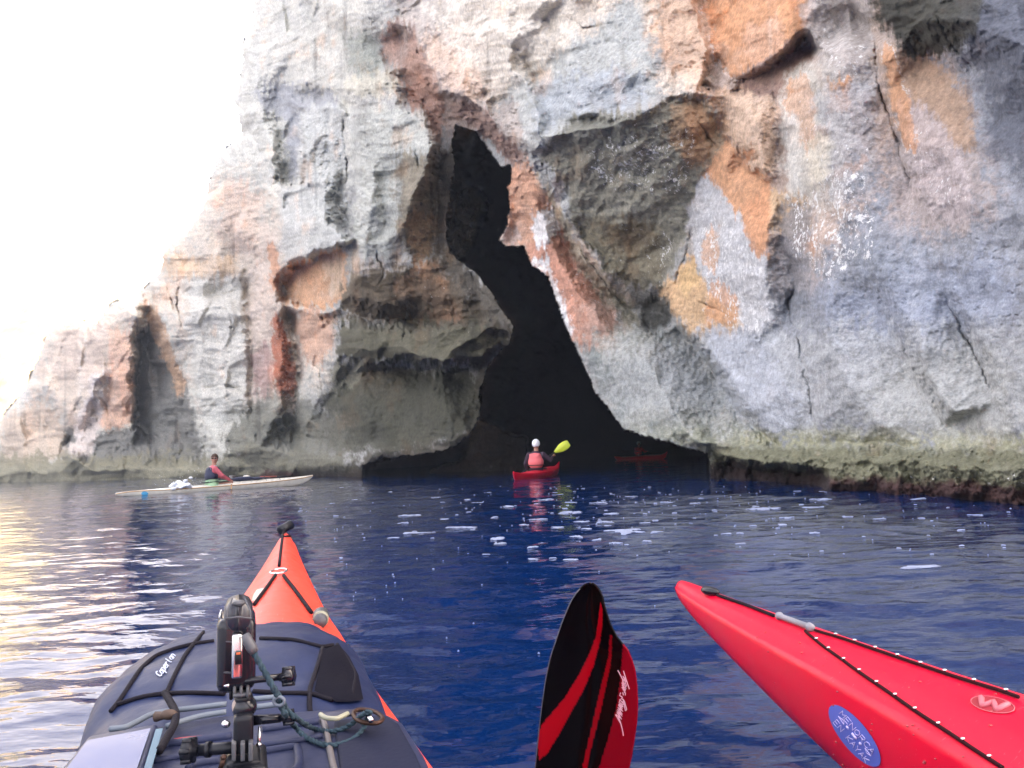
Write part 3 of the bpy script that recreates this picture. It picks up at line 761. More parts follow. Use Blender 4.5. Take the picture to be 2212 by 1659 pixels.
def rock_material():
    m = bpy.data.materials.new('weathered limestone'); m.use_nodes = True
    nt = m.node_tree; L = nt.links; b = nt.nodes['Principled BSDF']
    b.inputs['Roughness'].default_value = .92
    b.inputs['Specular IOR Level'].default_value = .2
    at = nt.nodes.new('ShaderNodeAttribute'); at.attribute_name = 'rock'
    tc = nt.nodes.new('ShaderNodeTexCoord')
    def noise(scale, detail, rough=.6):
        n = nt.nodes.new('ShaderNodeTexNoise')
        n.inputs['Scale'].default_value = scale; n.inputs['Detail'].default_value = detail; n.inputs['Roughness'].default_value = rough
        L.new(tc.outputs['Object'], n.inputs['Vector']); return n
    def mrange(src, a, b_, c, d):
        r = nt.nodes.new('ShaderNodeMapRange')
        for i, v in enumerate((a, b_, c, d)): r.inputs[i + 1].default_value = v
        L.new(src, r.inputs[0]); return r.outputs[0]
    def math_(op, a, b_):
        r = nt.nodes.new('ShaderNodeMath'); r.operation = op
        for i, v in enumerate((a, b_)):
            if isinstance(v, (int, float)): r.inputs[i].default_value = v
            else: L.new(v, r.inputs[i])
        return r.outputs[0]
    n1 = noise(9, 8, .7)
    n2 = noise(38, 5, .6)
    mul = math_('MULTIPLY', mrange(n1.outputs['Fac'], .32, .68, .68, 1.26), mrange(n2.outputs['Fac'], .3, .7, .82, 1.16))
    mx = nt.nodes.new('ShaderNodeMix'); mx.data_type = 'RGBA'; mx.blend_type = 'MULTIPLY'; mx.inputs[0].default_value = 1
    L.new(at.outputs['Color'], mx.inputs[6]); L.new(mul, mx.inputs[7])
    # white lichen flecks
    n3 = noise(13, 5, .75); n4 = noise(3.5, 3, .6)
    th = math_('ADD', n3.outputs['Fac'], math_('MULTIPLY', mrange(n4.outputs['Fac'], .3, .7, -.5, .5), .16))
    th = math_('SUBTRACT', th, mrange(at.outputs['Alpha'], 0, 1, .78, .545))
    fl = mrange(th, 0, .04, 0, .85)
    n5 = noise(6.5, 5, .72)
    th2 = math_('SUBTRACT', n5.outputs['Fac'], mrange(at.outputs['Alpha'], .3, 1, .90, .625))
    fl = math_('MAXIMUM', fl, mrange(th2, 0, .03, 0, .9))
    mx2 = nt.nodes.new('ShaderNodeMix'); mx2.data_type = 'RGBA'
    L.new(fl, mx2.inputs[0]); L.new(mx.outputs[2], mx2.inputs[6]); mx2.inputs[7].default_value = (.74, .74, .72, 1)
    L.new(mx2.outputs[2], b.inputs['Base Color'])
    b1 = nt.nodes.new('ShaderNodeBump'); b1.inputs['Strength'].default_value = .20; b1.inputs['Distance'].default_value = .07
    L.new(n1.outputs['Fac'], b1.inputs['Height'])
    b2 = nt.nodes.new('ShaderNodeBump'); b2.inputs['Strength'].default_value = .35; b2.inputs['Distance'].default_value = .02
    L.new(n2.outputs['Fac'], b2.inputs['Height']); L.new(b1.outputs[0], b2.inputs['Normal'])
    L.new(b2.outputs[0], b.inputs['Normal'])
    return m
cliff = build_cliff()
cliff.data.materials.append(rock_material())

# ------------------------------------------------------------------ the sunlit slope beyond
def build_hill():
    # slope on the far side of the bay, running away from us and facing right
    nu, nv = 260, 150
    g = np.linspace(0, 1, nu)[None, :]; h = np.linspace(0, 1, nv)[:, None] ** 1.0
    # shoreline from near left to far right
    x0 = -112 + 95 * g ; y0 = 70 + 120 * g
    rise = h * 78
    Xh = x0 - rise * .38 + 0 * g
    Yh = y0 + rise * .95 + 0 * g
    cap = 50 + 30 * g
    Zh = -1.5 + cap * (1 - np.exp(-rise * 1.35 / cap)) + 0 * g
    n = fbm(Xh * .05, Yh * .05, Zh * .08, 5, .55)
    n_s = fbm(Xh * .3, Yh * .3, Zh * .5, 4, .6)
    k = sstep(0, .08, h)
    Xh = Xh + (n * 5 + n_s * 1.2) * k; Zh = Zh + (n * 6 + n_s * 1.6) * k
    verts = np.stack([Xh, Yh, Zh], -1).reshape(-1, 3)
    idx = np.arange(nu * nv).reshape(nv, nu)
    faces = np.stack([idx[:-1, :-1], idx[:-1, 1:], idx[1:, 1:], idx[1:, :-1]], -1).reshape(-1, 4)
    m = bpy.data.materials.new('sunlit hillside'); m.use_nodes = True
    nt = m.node_tree; b = nt.nodes['Principled BSDF']; b.inputs['Roughness'].default_value = .95
    tc = nt.nodes.new('ShaderNodeTexCoord')
    nn = nt.nodes.new('ShaderNodeTexNoise'); nn.inputs['Scale'].default_value = .12; nn.inputs['Detail'].default_value = 8; nn.inputs['Roughness'].default_value = .65
    nt.links.new(tc.outputs['Object'], nn.inputs['Vector'])
    cr_ = nt.nodes.new('ShaderNodeValToRGB')
    e = cr_.color_ramp.elements
    e[0].position = .36; e[0].color = (.07, .085, .03, 1)
    e[1].position = .64; e[1].color = (.42, .30, .17, 1)
    k2 = e.new(.46); k2.color = (.16, .16, .06, 1)
    k3 = e.new(.53); k3.color = (.34, .23, .12, 1)
    nt.links.new(nn.outputs['Fac'], cr_.inputs[0]); nt.links.new(cr_.outputs[0], b.inputs['Base Color'])
    o = mesh_obj('hillside', verts.tolist(), faces.tolist(), m)
    tag(o, kind='structure')
build_hill()
# ------------------------------------------------------------------ water
def wave_h(x, y):
    """height of the sea surface: crossing ripples with a light swell"""
    r = np.hypot(x, y)
    wx = x + .25 * fbm(x * .8, y * .8, 0 * x + 1, 2); wy = y + .25 * fbm(x * .8, y * .8, 0 * x + 5, 2)
    h = 0.021 * fbm(wx * 1.1, wy * 1.9, 0 * x + 2.2, 3, .5)
    h += 0.015 * fbm(wx * 3.0 + 4, wy * 5.2, 0 * x + 7.7, 3, .5)
    h += 0.030 * fbm(x * .35, y * .5, 0 * x + 9.1, 2, .5)
    return h
def build_water():
    # rings growing with distance round the viewer: fine near, coarse far
    rs = [.25]
    while rs[-1] < 95: rs.append(rs[-1] * 1.0088 + .0006)
    far = [130, 200, 400, 900, 2600]
    rs = np.array(rs + far)
    # fine bearings in front, coarse behind
    fr = np.radians(np.linspace(-48, 48, 640))
    bk = np.radians(np.linspace(48, 312, 90)[1:-1])
    th = np.concatenate([fr, bk])
    R, T = np.meshgrid(rs, th, indexing='ij')
    x = R * np.sin(T); y = R * np.cos(T)
    fade = np.clip(1 - R / 110, 0, 1)
    z = wave_h(x, y) * fade
    nr, nt_ = R.shape
    verts = np.stack([x, y, z], -1).reshape(-1, 3)
    idx = np.arange(nr * nt_).reshape(nr, nt_)
    nxt = np.roll(idx, -1, axis=1)
    faces = np.stack([idx[:-1], nxt[:-1], nxt[1:], idx[1:]], -1).reshape(-1, 4)
    me = bpy.data.meshes.new('sea_water')
    verts = np.vstack([verts, [[0, 0, 0]]])
    me.vertices.add(len(verts)); me.vertices.foreach_set('co', verts.astype(np.float32).ravel())
    tri = np.array([[idx[0, j], len(verts) - 1, nxt[0, j]] for j in range(nt_)])
    loops = np.concatenate([faces[:, ::-1].ravel(), tri.ravel()])
    me.loops.add(len(loops)); me.loops.foreach_set('vertex_index', loops.astype(np.int32))
    me.polygons.add(len(faces) + len(tri))
    me.polygons.foreach_set('loop_start', np.concatenate([np.arange(0, faces.size, 4), faces.size + np.arange(0, tri.size, 3)]).astype(np.int32))
    me.polygons.foreach_set('use_smooth', np.ones(len(faces) + len(tri), bool))
    me.update(calc_edges=True)
    if me.polygons[0].normal.z < 0:
        me.flip_normals()
    o = bpy.data.objects.new('sea_water', me); COL.objects.link(o)
    m = bpy.data.materials.new('deep blue sea'); m.use_nodes = True
    nt = m.node_tree; L = nt.links; b = nt.nodes['Principled BSDF']
    b.inputs['Base Color'].default_value = (.0001, .014, .075, 1)
    b.inputs['Roughness'].default_value = .035
    b.inputs['IOR'].default_value = 1.32
    tc = nt.nodes.new('ShaderNodeTexCoord')
    mp = nt.nodes.new('ShaderNodeMapping'); mp.inputs['Scale'].default_value = (1, 1.7, 1)
    L.new(tc.outputs['Object'], mp.inputs['Vector'])
    n = nt.nodes.new('ShaderNodeTexNoise'); n.inputs['Scale'].default_value = 5.5; n.inputs['Detail'].default_value = 3.0
    n.inputs['Roughness'].default_value = .45
    L.new(mp.outputs[0], n.inputs['Vector'])
    bp = nt.nodes.new('ShaderNodeBump'); bp.inputs['Strength'].default_value = .35; bp.inputs['Distance'].default_value = .025
    L.new(n.outputs['Fac'], bp.inputs['Height']); L.new(bp.outputs[0], b.inputs['Normal'])
    me.materials.append(m)
    tag(o, kind='structure')
    return o
sea = build_water()

# ------------------------------------------------------------------ haze volume added to imitate lens bloom
def build_haze(density):
    bm = bmesh.new()
    bmesh.ops.create_cube(bm, size=1)
    for v in bm.verts:
        v.co = Vector((v.co.x * 620, v.co.y * 700 + 150, -3 if v.co.z < 0 else 130))
    m = bpy.data.materials.new('pale bloom haze'); m.use_nodes = True
    nt = m.node_tree; nt.nodes.remove(nt.nodes['Principled BSDF'])
    pv = nt.nodes.new('ShaderNodeVolumePrincipled')
    pv.inputs['Color'].default_value = (.95, .96, 1, 1)
    pv.inputs['Density'].default_value = density
    nt.links.new(pv.outputs[0], nt.nodes['Material Output'].inputs['Volume'])
    o = bm_obj('haze', bm, m, smooth=False)
    tag(o, kind='stuff')
HAZE = 0.0015
if HAZE > 0: build_haze(HAZE)
# ------------------------------------------------------------------ shape helpers
from mathutils.bvhtree import BVHTree
def frame_from(p0, p1, up=Vector((0, 0, 1))):
    z = (p1 - p0).normalized()
    x = up.cross(z)
    if x.length < 1e-3: x = Vector((1, 0, 0)).cross(z)
    x.normalize(); y = z.cross(x)
    return x, y, z
def add_tube(bm, pts, r, n=8, closed=False, caps=True):
    pts = [Vector(p) for p in pts]; N = len(pts)
    rs = r if isinstance(r, (list, tuple)) else [r] * N
    rings = []
    ref = None
    for i, p in enumerate(pts):
        a = pts[(i - 1) % N] if (closed or i > 0) else p
        c = pts[(i + 1) % N] if (closed or i < N - 1) else p
        t = (c - a).normalized()
        if ref is None:
            ref = t.orthogonal().normalized()
        ref = (ref - t * ref.dot(t))
        ref = ref.normalized() if ref.length > 1e-6 else t.orthogonal().normalized()
        b = t.cross(ref)
        rings.append([bm.verts.new(p + (ref * math.cos(2 * math.pi * k / n) + b * math.sin(2 * math.pi * k / n)) * rs[i]) for k in range(n)])
    for i in range(N if closed else N - 1):
        A, B = rings[i], rings[(i + 1) % N]
        for k in range(n):
            try: bm.faces.new((A[k], A[(k + 1) % n], B[(k + 1) % n], B[k]))
            except ValueError: pass
    if caps and not closed:
        bm.faces.new(rings[0][::-1]); bm.faces.new(rings[-1])
def spline(pts, k=6, closed=False):
    """Catmull-Rom through the points"""
    P_ = [Vector(p) for p in pts]; n = len(P_); out = []
    for i in range(n if closed else n - 1):
        g = (lambda j: P_[j % n]) if closed else (lambda j: P_[min(max(j, 0), n - 1)])
        a, b, c, d = g(i - 1), g(i), g(i + 1), g(i + 2)
        for s in range(k):
            t = s / k
            out.append(.5 * ((2 * b) + (c - a) * t + (2 * a - 5 * b + 4 * c - d) * t * t + (3 * b - a - 3 * c + d) * t ** 3))
    if not closed: out.append(P_[-1])
    return out
def add_box(bm, M, size, bevel=0.0, seg=2):
    r = bmesh.ops.create_cube(bm, size=1, matrix=M @ Matrix.Diagonal((*size, 1)))
    if bevel:
        es = list({e for v in r['verts'] for e in v.link_edges})
        bmesh.ops.bevel(bm, geom=es, offset=bevel, segments=seg, profile=.6, affect='EDGES')
def add_cyl(bm, p0, p1, r0, r1=None, n=20, bevel=0):
    r1 = r0 if r1 is None else r1
    add_tube(bm, [p0, p1], [r0, r1], n)
def add_ball(bm, c, r, sx=1, sy=1, sz=1, M=None, sub=3):
    T = Matrix.Translation(c) @ (M.to_4x4() if M else Matrix.Identity(4)) @ Matrix.Diagonal((sx * r, sy * r, sz * r, 1))
    bmesh.ops.create_icosphere(bm, subdivisions=sub, radius=1, matrix=T)
def interp(x, tab):
    xs = [t[0] for t in tab]; ys = [t[1] for t in tab]
    return float(np.interp(x, xs, ys))
def smooth_tab(tab, n=60):
    xs = np.array([t[0] for t in tab]); ys = np.array([t[1] for t in tab])
    P_ = spline([(x, y, 0) for x, y in tab], 8)
    return [(p.x, p.y) for p in P_]
class Caster:
    def __init__(self, objs):
        self.t = []
        for o in objs:
            me = o.data
            mw = o.matrix_world.copy()
            par = o.parent
            if par is not None: mw = par.matrix_basis @ o.matrix_basis
            else: mw = o.matrix_basis.copy()
            self.t.append(BVHTree.FromPolygons([mw @ v.co for v in me.vertices], [tuple(p.vertices) for p in me.polygons]))
    def hit(self, U, V):
        O = Vector((0, 0, CAM_H)); d = ray(U, V).normalized(); best = None
        for t in self.t:
            loc, nor, i, dist = t.ray_cast(O, d)
            if loc is not None and (best is None or dist < best[2]):
                best = (loc, nor if nor.dot(d) < 0 else -nor, dist)
        return best
    def line(self, pts, off, k=8):
        out = []
        for (a, b), (c, d) in zip(pts[:-1], pts[1:]):
            for s in range(k):
                t = s / k
                h = self.hit(a + (c - a) * t, b + (d - b) * t)
                if h: out.append(h[0] + h[1] * off)
        h = self.hit(*pts[-1])
        if h: out.append(h[0] + h[1] * off)
        # light smoothing
        for _ in range(2):
            out = [out[0]] + [(out[i - 1] + out[i] * 2 + out[i + 1]) / 4 for i in range(1, len(out) - 1)] + [out[-1]]
        return out
def put_local(o, parent, world_pts=True):
    """parent o to an empty and keep its world coordinates by moving the vertices"""
    inv = parent.matrix_basis.inverted()
    o.data.transform(inv)
    o.parent = parent

# ------------------------------------------------------------------ materials
M_ORANGE = mat('sun-faded orange plastic', (.80, .068, .042), .38, spec=.4, vary=(14, .06), bump=(60, .08, .001))
M_RED = mat('red polyethylene', (.66, .003, .030), .36, spec=.28, vary=(9, .05), bump=(45, .08, .001))
def scuff(m, scale, direction, tint, amount):
    """fine scratches and rub marks in the plastic"""
    nt = m.node_tree; b = nt.nodes['Principled BSDF']; L = nt.links
    tc = nt.nodes.new('ShaderNodeTexCoord'); mp = nt.nodes.new('ShaderNodeMapping')
    mp.inputs['Scale'].default_value = direction; mp.inputs['Rotation'].default_value = (0, 0, .5)
    n = nt.nodes.new('ShaderNodeTexNoise'); n.inputs['Scale'].default_value = scale; n.inputs['Detail'].default_value = 2
    L.new(tc.outputs['Object'], mp.inputs['Vector']); L.new(mp.outputs[0], n.inputs['Vector'])
    r = nt.nodes.new('ShaderNodeMapRange'); r.inputs[1].default_value = .70; r.inputs[2].default_value = .74; r.inputs[3].default_value = 0; r.inputs[4].default_value = amount
    L.new(n.outputs['Fac'], r.inputs[0])
    src = b.inputs['Base Color'].links[0].from_socket
    mx = nt.nodes.new('ShaderNodeMix'); mx.data_type = 'RGBA'; mx.inputs[7].default_value = (*tint, 1)
    L.new(r.outputs[0], mx.inputs[0]); L.new(src, mx.inputs[6]); L.new(mx.outputs[2], b.inputs['Base Color'])
scuff(M_RED, 30, (1, 14, 6), (.75, .16, .18), .5)
scuff(M_ORANGE, 26, (12, 1, 5), (.85, .35, .28), .5)
M_WHITE = mat('cream gelcoat', (.72, .69, .60), .25, spec=.5, vary=(6, .05))
M_TAN = mat('tan seam tape', (.50, .27, .10), .5)
M_BLACK = mat('black plastic', (.008, .009, .014), .38, spec=.3, bump=(90, .1, .0006))
M_BLACKG = mat('glossy black plastic', (.007, .008, .014), .22, spec=.4, coat=.12)
M_GREYP = mat('grey plastic', (.075, .078, .088), .4, spec=.3)
M_CORD = mat('black cord', (.008, .007, .012), .8, spec=.15, bump=(400, .6, .001))
M_CORDR = mat('maroon cord', (.022, .003, .006), .8, spec=.15)
M_ROPE = mat('teal braided rope', (.028, .052, .070), .8, spec=.15, bump=(500, .8, .001), vary=(260, .5))
M_PALECORD = mat('pale shock cord', (.10, .125, .16), .6)
M_STEEL = mat('steel', (.62, .62, .64), .22, metallic=1.0)
M_BRASS = mat('brown anodised metal', (.06, .030, .022), .55, metallic=.7)
M_BAG = mat('slate blue coated fabric', (.007, .015, .055), .48, spec=.3, vary=(22, .15), bump=(24, .28, .006))
M_BAGD = mat('black woven fabric', (.003, .003, .008), .85, spec=.1, bump=(220, .5, .001))
M_CASE = mat('charcoal moulded foam', (.010, .016, .050), .55, spec=.35, vary=(30, .16), bump=(180, .35, .0008))
M_PRINTW = mat('pale print', (.50, .55, .70), .6)
M_CREAM = mat('cream plastic', (.26, .26, .19), .4)
M_SKIN = mat('tanned skin', (.42, .20, .14), .55)
M_HAIR = mat('brown hair', (.07, .035, .02), .8, bump=(120, .6, .01))
M_NAVY = mat('navy nylon', (.02, .026, .06), .75, bump=(40, .3, .01))
M_PINKS = mat('coral pink sleeve', (.52, .10, .13), .75, bump=(40, .3, .01))
M_GREENS = mat('pale green neoprene', (.30, .50, .30), .6, bump=(40, .3, .01))
M_VEST = mat('coral red vest', (.78, .15, .16), .55, bump=(30, .3, .01))
M_DARKS = mat('dark purple fabric', (.045, .02, .04), .75, bump=(40, .3, .01))
M_HELM = mat('white helmet shell', (.85, .87, .90), .25)
M_YELLOW = mat('lime yellow blade', (.62, .72, .05), .35)
M_SHADE = mat('dark lens', (.01, .01, .012), .08)
M_BLUEST = mat('blue sticker', (.08, .13, .50), .4)
M_CYAN = mat('cyan sticker', (.05, .35, .62), .4)
M_FOAM = mat('white sea foam', (.25, .29, .40), .8, bump=(60, .7, .01), vary=(20, .2))

# ------------------------------------------------------------------ kayaks
def hull_mesh(L, W, ZG, ZC, ZK, n=90, nose=.0, fill=.86):
    """lofted sea kayak hull along -y from the bow at the origin; tables are (distance from bow, value)"""
    W, ZG, ZC, ZK = (smooth_tab(t) for t in (W, ZG, ZC, ZK))
    rows = []
    ts = [0.5 - 0.5 * math.cos(math.pi * i / (n - 1)) for i in range(n)]
    for t in ts:
        s = t * L
        w = max(.004, interp(s, W)); zg = interp(s, ZG); zc = interp(s, ZC); zk = interp(s, ZK)
        rows.append([( 0, -s, zc), (w * .30, -s, zc - (zc - zg) * .10), (w * .62, -s, zc - (zc - zg) * .38), (w * .88, -s, zg + (zc - zg) * .22),
                     (w * .985, -s, zg + .006), (w, -s, zg - .006), (w * .97, -s, zg - (zg - zk) * .28), (w * .86, -s, zg - (zg - zk) * .58), (w * .60, -s, zk + (zg - zk) * .18), (w * .25, -s, zk + (zg - zk) * .04), (0, -s, zk)])
    verts = []; faces = []
    m = len(rows[0]); ring = 2 * m - 2
    for r in rows:
        full = r + [(-x, y, z) for (x, y, z) in r[-2:0:-1]]
        verts += full
    for i in range(n - 1):
        for k in range(ring):
            a = i * ring + k; b = i * ring + (k + 1) % ring
            faces.append((a, b, b + ring, a + ring))
    faces.append(tuple(range(ring))[::-1]); faces.append(tuple(range((n - 1) * ring, n * ring)))
    return verts, faces
def kayak_root(name, tip, back, label):
    """an Empty at the bow, its -y axis pointing to the stern"""
    rz = math.atan2(-back[0], -back[1]) * -1
    r = empty(name, (tip[0], tip[1], 0), rz)
    tag(r, label, 'kayak')
    return r
def coaming(parent, s, lw, ll, z, cover, name_cover='spray_deck', zslope=0):
    pts = [(lw * math.cos(a), -s + ll * math.sin(a) * (1 if math.sin(a) < 0 else 1.05), z + zslope * math.sin(a)) for a in [2 * math.pi * i / 36 for i in range(36)]]
    bm = bmesh.new(); add_tube(bm, pts, .012, 8, closed=True)
    bm_obj('cockpit_rim', bm, M_BLACK, parent)
    bm = bmesh.new()
    c = bm.verts.new((0, -s, z + .03)); v = [bm.verts.new((x * .98, -s + (y + s) * .98, zz + .004)) for x, y, zz in pts]
    mid = [bm.verts.new((x * .6, -s + (y + s) * .6, zz + .022)) for x, y, zz in pts]
    for i in range(36):
        j = (i + 1) % 36
        bm.faces.new((v[i], v[j], mid[j], mid[i])); bm.faces.new((mid[i], mid[j], c))
    bm_obj(name_cover, bm, cover, parent)

# ---- my own orange kayak
AX = Vector((-.275, .961, 0)).normalized()
own = kayak_root('kayak', (-.838, 2.70), (-AX.x, -AX.y), 'orange sea kayak in the foreground with black toggle and dark bags strapped on its deck')
ov_, of_ = hull_mesh(5.2, [(0,.016),(.04,.026),(.12,.036),(.45,.060),(1.0,.108),(1.22,.137),(1.5,.170),(1.8,.21),(2.3,.27),(3.0,.28),(3.8,.22),(4.6,.10),(5.1,.02),(5.2,.01)],
                      [(0,.365),(.45,.335),(1.0,.30),(1.5,.265),(2.3,.24),(3.2,.22),(4.4,.24),(5.2,.32)],
                      [(0,.40),(.2,.400),(.45,.385),(.8,.365),(1.2,.345),(1.7,.32),(2.3,.30),(3.2,.26),(4.4,.27),(5.2,.34)],
                      [(0,.34),(.06,.24),(.2,.08),(.5,-.03),(1.2,-.09),(2.6,-.11),(4.2,-.08),(4.9,.06),(5.2,.28)], n=140)
own_hull = mesh_obj('hull', ov_, of_, M_ORANGE, own)
coaming(own, 3.05, .20, .38, .285, M_BAGD)
own_c = Caster([own_hull])
def z7(x, y):   # the enlargement of the bow
    return ((600 + x * .19889) * .86406, (1290 + y * .19889) * .86406)
def z1(x, y):   # the enlargement of the foreground
    return ((100 + x * .45208) * .86406, (1280 + y * .45208) * .86406)
def z2(x, y):
    return ((450 + x * .28336) * .86406, (1450 + y * .28336) * .86406)
# toggle handle at the bow
a, b = at_d(*z7(500, 185), 2.80), at_d(*z7(640, 115), 2.80)
b = b + AX * .03
bm = bmesh.new(); add_tube(bm, [a - (b - a) * .04, a, a + (b - a) * .5, b, b + (b - a) * .05], [.013, .017, .016, .017, .013], 14)
o = bm_obj('grab_handle', bm, M_BLACK); put_local(o, own)
strap = own_c.line([z7(545, 205), z7(540, 280), z7(520, 420), z7(497, 640)], .004, 4)
bm = bmesh.new(); add_tube(bm, [(a + b) / 2 + Vector((0, 0, .004))] + strap, .0042, 8)
o = bm_obj('bow_line', bm, M_CORD); put_local(o, own)
bm = bmesh.new()
loop = own_c.line([z7(436, 275), z7(480, 268), z7(560, 270), z7(610, 258), z7(655, 268)], .003, 4)
add_tube(bm, loop, .0035, 8)
o = bm_obj('tie_cord', bm, M_CORD); put_local(o, own)
h = own_c.hit(*z7(492, 722))
hx = Vector((CR.x, CR.y, 0)).normalized(); hy = h[1].cross(hx).normalized()
bm = bmesh.new(); add_tube(bm, [h[0] + h[1] * .006 + hx * .020 * math.cos(t) + hy * .024 * math.sin(t) for t in [2 * math.pi * i / 24 for i in range(24)]], .003, 8, closed=True)
o = bm_obj('steel_ring', bm, M_STEEL); put_local(o, own)
for pts in ([z7(450, 760), z7(330, 930), z7(190, 1130)], [z7(545, 765), z7(700, 970), z7(890, 1235)]):
    bm = bmesh.new(); add_tube(bm, own_c.line(pts, .004, 6), .0042, 8)
    o = bm_obj('deck_line', bm, M_CORD); put_local(o, own)
p0 = own_c.hit(*z7(985, 1330)); 
bm = bmesh.new()
add_tube(bm, [p0[0] + p0[1] * .006 - AX * .035, p0[0] + p0[1] * .008, p0[0] + p0[1] * .010 + AX * .025, p0[0] + p0[1] * .009 + AX * .034], [.012, .015, .017, .010], 14)
o = bm_obj('deck_fitting', bm, M_GREYP); put_local(o, own)
bm = bmesh.new()
add_tube(bm, [p0[0] + p0[1] * .008 - AX * .012, p0[0] + p0[1] * .009 - AX * .004], .0165, 14)
o = bm_obj('fitting_band', bm, M_CREAM); put_local(o, own)
# worn pale sticker on the left of the bow
def patch_on(caster, outline, off, n=14, name='sticker', m=None, parent=None):
    """a thin patch laid on a surface inside an outline given as picture points"""
    cx = sum(p[0] for p in outline) / len(outline); cy = sum(p[1] for p in outline) / len(outline)
    bm = bmesh.new(); rings = []
    for r in range(1, n + 1):
        ring = []
        for p in outline:
            h_ = caster.hit(cx + (p[0] - cx) * r / n, cy + (p[1] - cy) * r / n)
            ring.append(bm.verts.new(h_[0] + h_[1] * off) if h_ else None)
        rings.append(ring)
    h_ = caster.hit(cx, cy); c = bm.verts.new(h_[0] + h_[1] * off)
    N = len(outline)
    for k in range(N):
        j = (k + 1) % N
        if rings[0][k] and rings[0][j]: bm.faces.new((c, rings[0][k], rings[0][j]))
        for r in range(n - 1):
            q = (rings[r][k], rings[r + 1][k], rings[r + 1][j], rings[r][j])
            if all(q): bm.faces.new(q)
    o = bm_obj(name, bm, m)
    if parent: put_local(o, parent)
    return o
M_STK = mat('worn pale sticker', (.72, .40, .34), .5, vary=(70, .35))
patch_on(own_c, [z7(x, y) for x, y in [(175,985),(215,930),(300,905),(315,925),(270,985),(225,1040),(180,1075),(150,1070)]], .0012, 5, 'bow_sticker', M_STK, own)

# ---- the red kayak at the right
rb = Vector((.235, -.972, 0)).normalized()
red = kayak_root('kayak', (.412, 1.96), (rb.x, rb.y), 'glossy red kayak at bottom right with round blue sticker and beaded deck lines')
rv, rf = hull_mesh(4.9, [(0,.014),(.03,.022),(.10,.032),(.30,.052),(.55,.074),(.85,.100),(1.2,.145),(1.8,.22),(2.5,.28),(3.4,.25),(4.3,.12),(4.9,.014)],
                   [(0,.282),(.3,.265),(.85,.25),(1.5,.235),(2.5,.22),(4.0,.24),(4.9,.31)],
                   [(0,.300),(.05,.305),(.3,.300),(.85,.300),(1.5,.31),(2.2,.30),(3.2,.26),(4.9,.33)],
                   [(0,.268),(.04,.245),(.12,.215),(.3,.165),(.55,.10),(.8,.045),(1.1,-.01),(1.5,-.05),(2.4,-.10),(4.2,-.07),(4.9,.25)], n=150)
red_hull = mesh_obj('hull', rv, rf, M_RED, red)
coaming(red, 2.6, .20, .38, .285, M_BAGD)
red_c = Caster([red_hull])
def z4(x, y):
    return ((1660 + x * .40687) * .86406, (1400 + y * .40687) * .86406)
h = red_c.hit(*z4(285, 212))
if h is None: h = red_c.hit(*z4(285, 230))
bm = bmesh.new(); add_ball(bm, h[0] + Vector((0, 0, .008)), .022, 1.25, .6, .5, Matrix.Rotation(math.radians(-58), 3, 'Z'))
o = bm_obj('deck_fitting', bm, M_BLACKG); put_local(o, red)
def safe_line(c, pts, off, k):
    good = []
    for (a, b), (c2, d) in zip(pts[:-1], pts[1:]):
        for s in range(k):
            t = s / k; u, v = a + (c2 - a) * t, b + (d - b) * t
            for dy in (0, 3, 6, 9, 12, 16, 20, 26, 32, 40):
                h_ = c.hit(u - dy * .35, v + dy)
                if h_:
                    good.append(h_[0] + h_[1] * off); break
    for _ in range(3):
        good = [good[0]] + [(good[i - 1] + good[i] * 2 + good[i + 1]) / 4 for i in range(1, len(good) - 1)] + [good[-1]]
    return good
bm = bmesh.new(); add_tube(bm, safe_line(red_c, [z4(330, 225), z4(520, 290), z4(700, 362)], .004, 8), .0035, 8)
o = bm_obj('bow_line', bm, M_CORD); put_local(o, red)
q0, q1 = safe_line(red_c, [z4(705, 362), z4(915, 440), z4(930, 446)], .007, 1)[:2]
bm = bmesh.new(); add_tube(bm, [q0, q0 + (q1 - q0) * .06, q0 + (q1 - q0) * .08, q0 + (q1 - q0) * .9, q0 + (q1 - q0) * .92, q1], [.007, .0085, .0055, .0055, .0085, .007], 12)
o = bm_obj('line_tensioner', bm, mat('pale grey plastic', (.22, .22, .25), .4)); put_local(o, red)
near_cord = [z4(870, 445), z4(985, 540), z4(1110, 628), z4(1240, 720), z4(1390, 822), z4(1550, 936), z4(1745, 1062), z4(1950, 1198), z4(2110, 1300)]
far_cord = [z4(930, 440), z4(1100, 490), z4(1300, 560), z4(1520, 635), z4(1760, 717), z4(1910, 765), z4(2050, 808), z4(2200, 860)]
for pts, step in ((near_cord, 5), (far_cord, 6)):
    ln = safe_line(red_c, pts, .0028, 8)
    bm = bmesh.new(); add_tube(bm, ln, .0026, 8)
    o = bm_obj('deck_line', bm, M_CORDR); put_local(o, red); cord_ob = o
    # the shiny beads
    acc = 0; bm = None; spots = []
    for p, q in zip(ln[:-1], ln[1:]):
        acc += (q - p).length
        if acc > .046: spots.append(q); acc = 0
    me = None
    for s_ in spots:
        if me is None:
            bm = bmesh.new(); add_ball(bm, Vector((0, 0, 0)), .0026, 1.35, 1, .8, sub=2)
            o = bm_obj('line_bead', bm, M_STEEL); me = o.data
        else:
            o = bpy.data.objects.new('line_bead', me); COL.objects.link(o)
        o.parent = cord_ob; o.location = red.matrix_basis.inverted() @ (s_ + Vector((0, 0, .0042)))
rnd_d = random.Random(5); drop = None
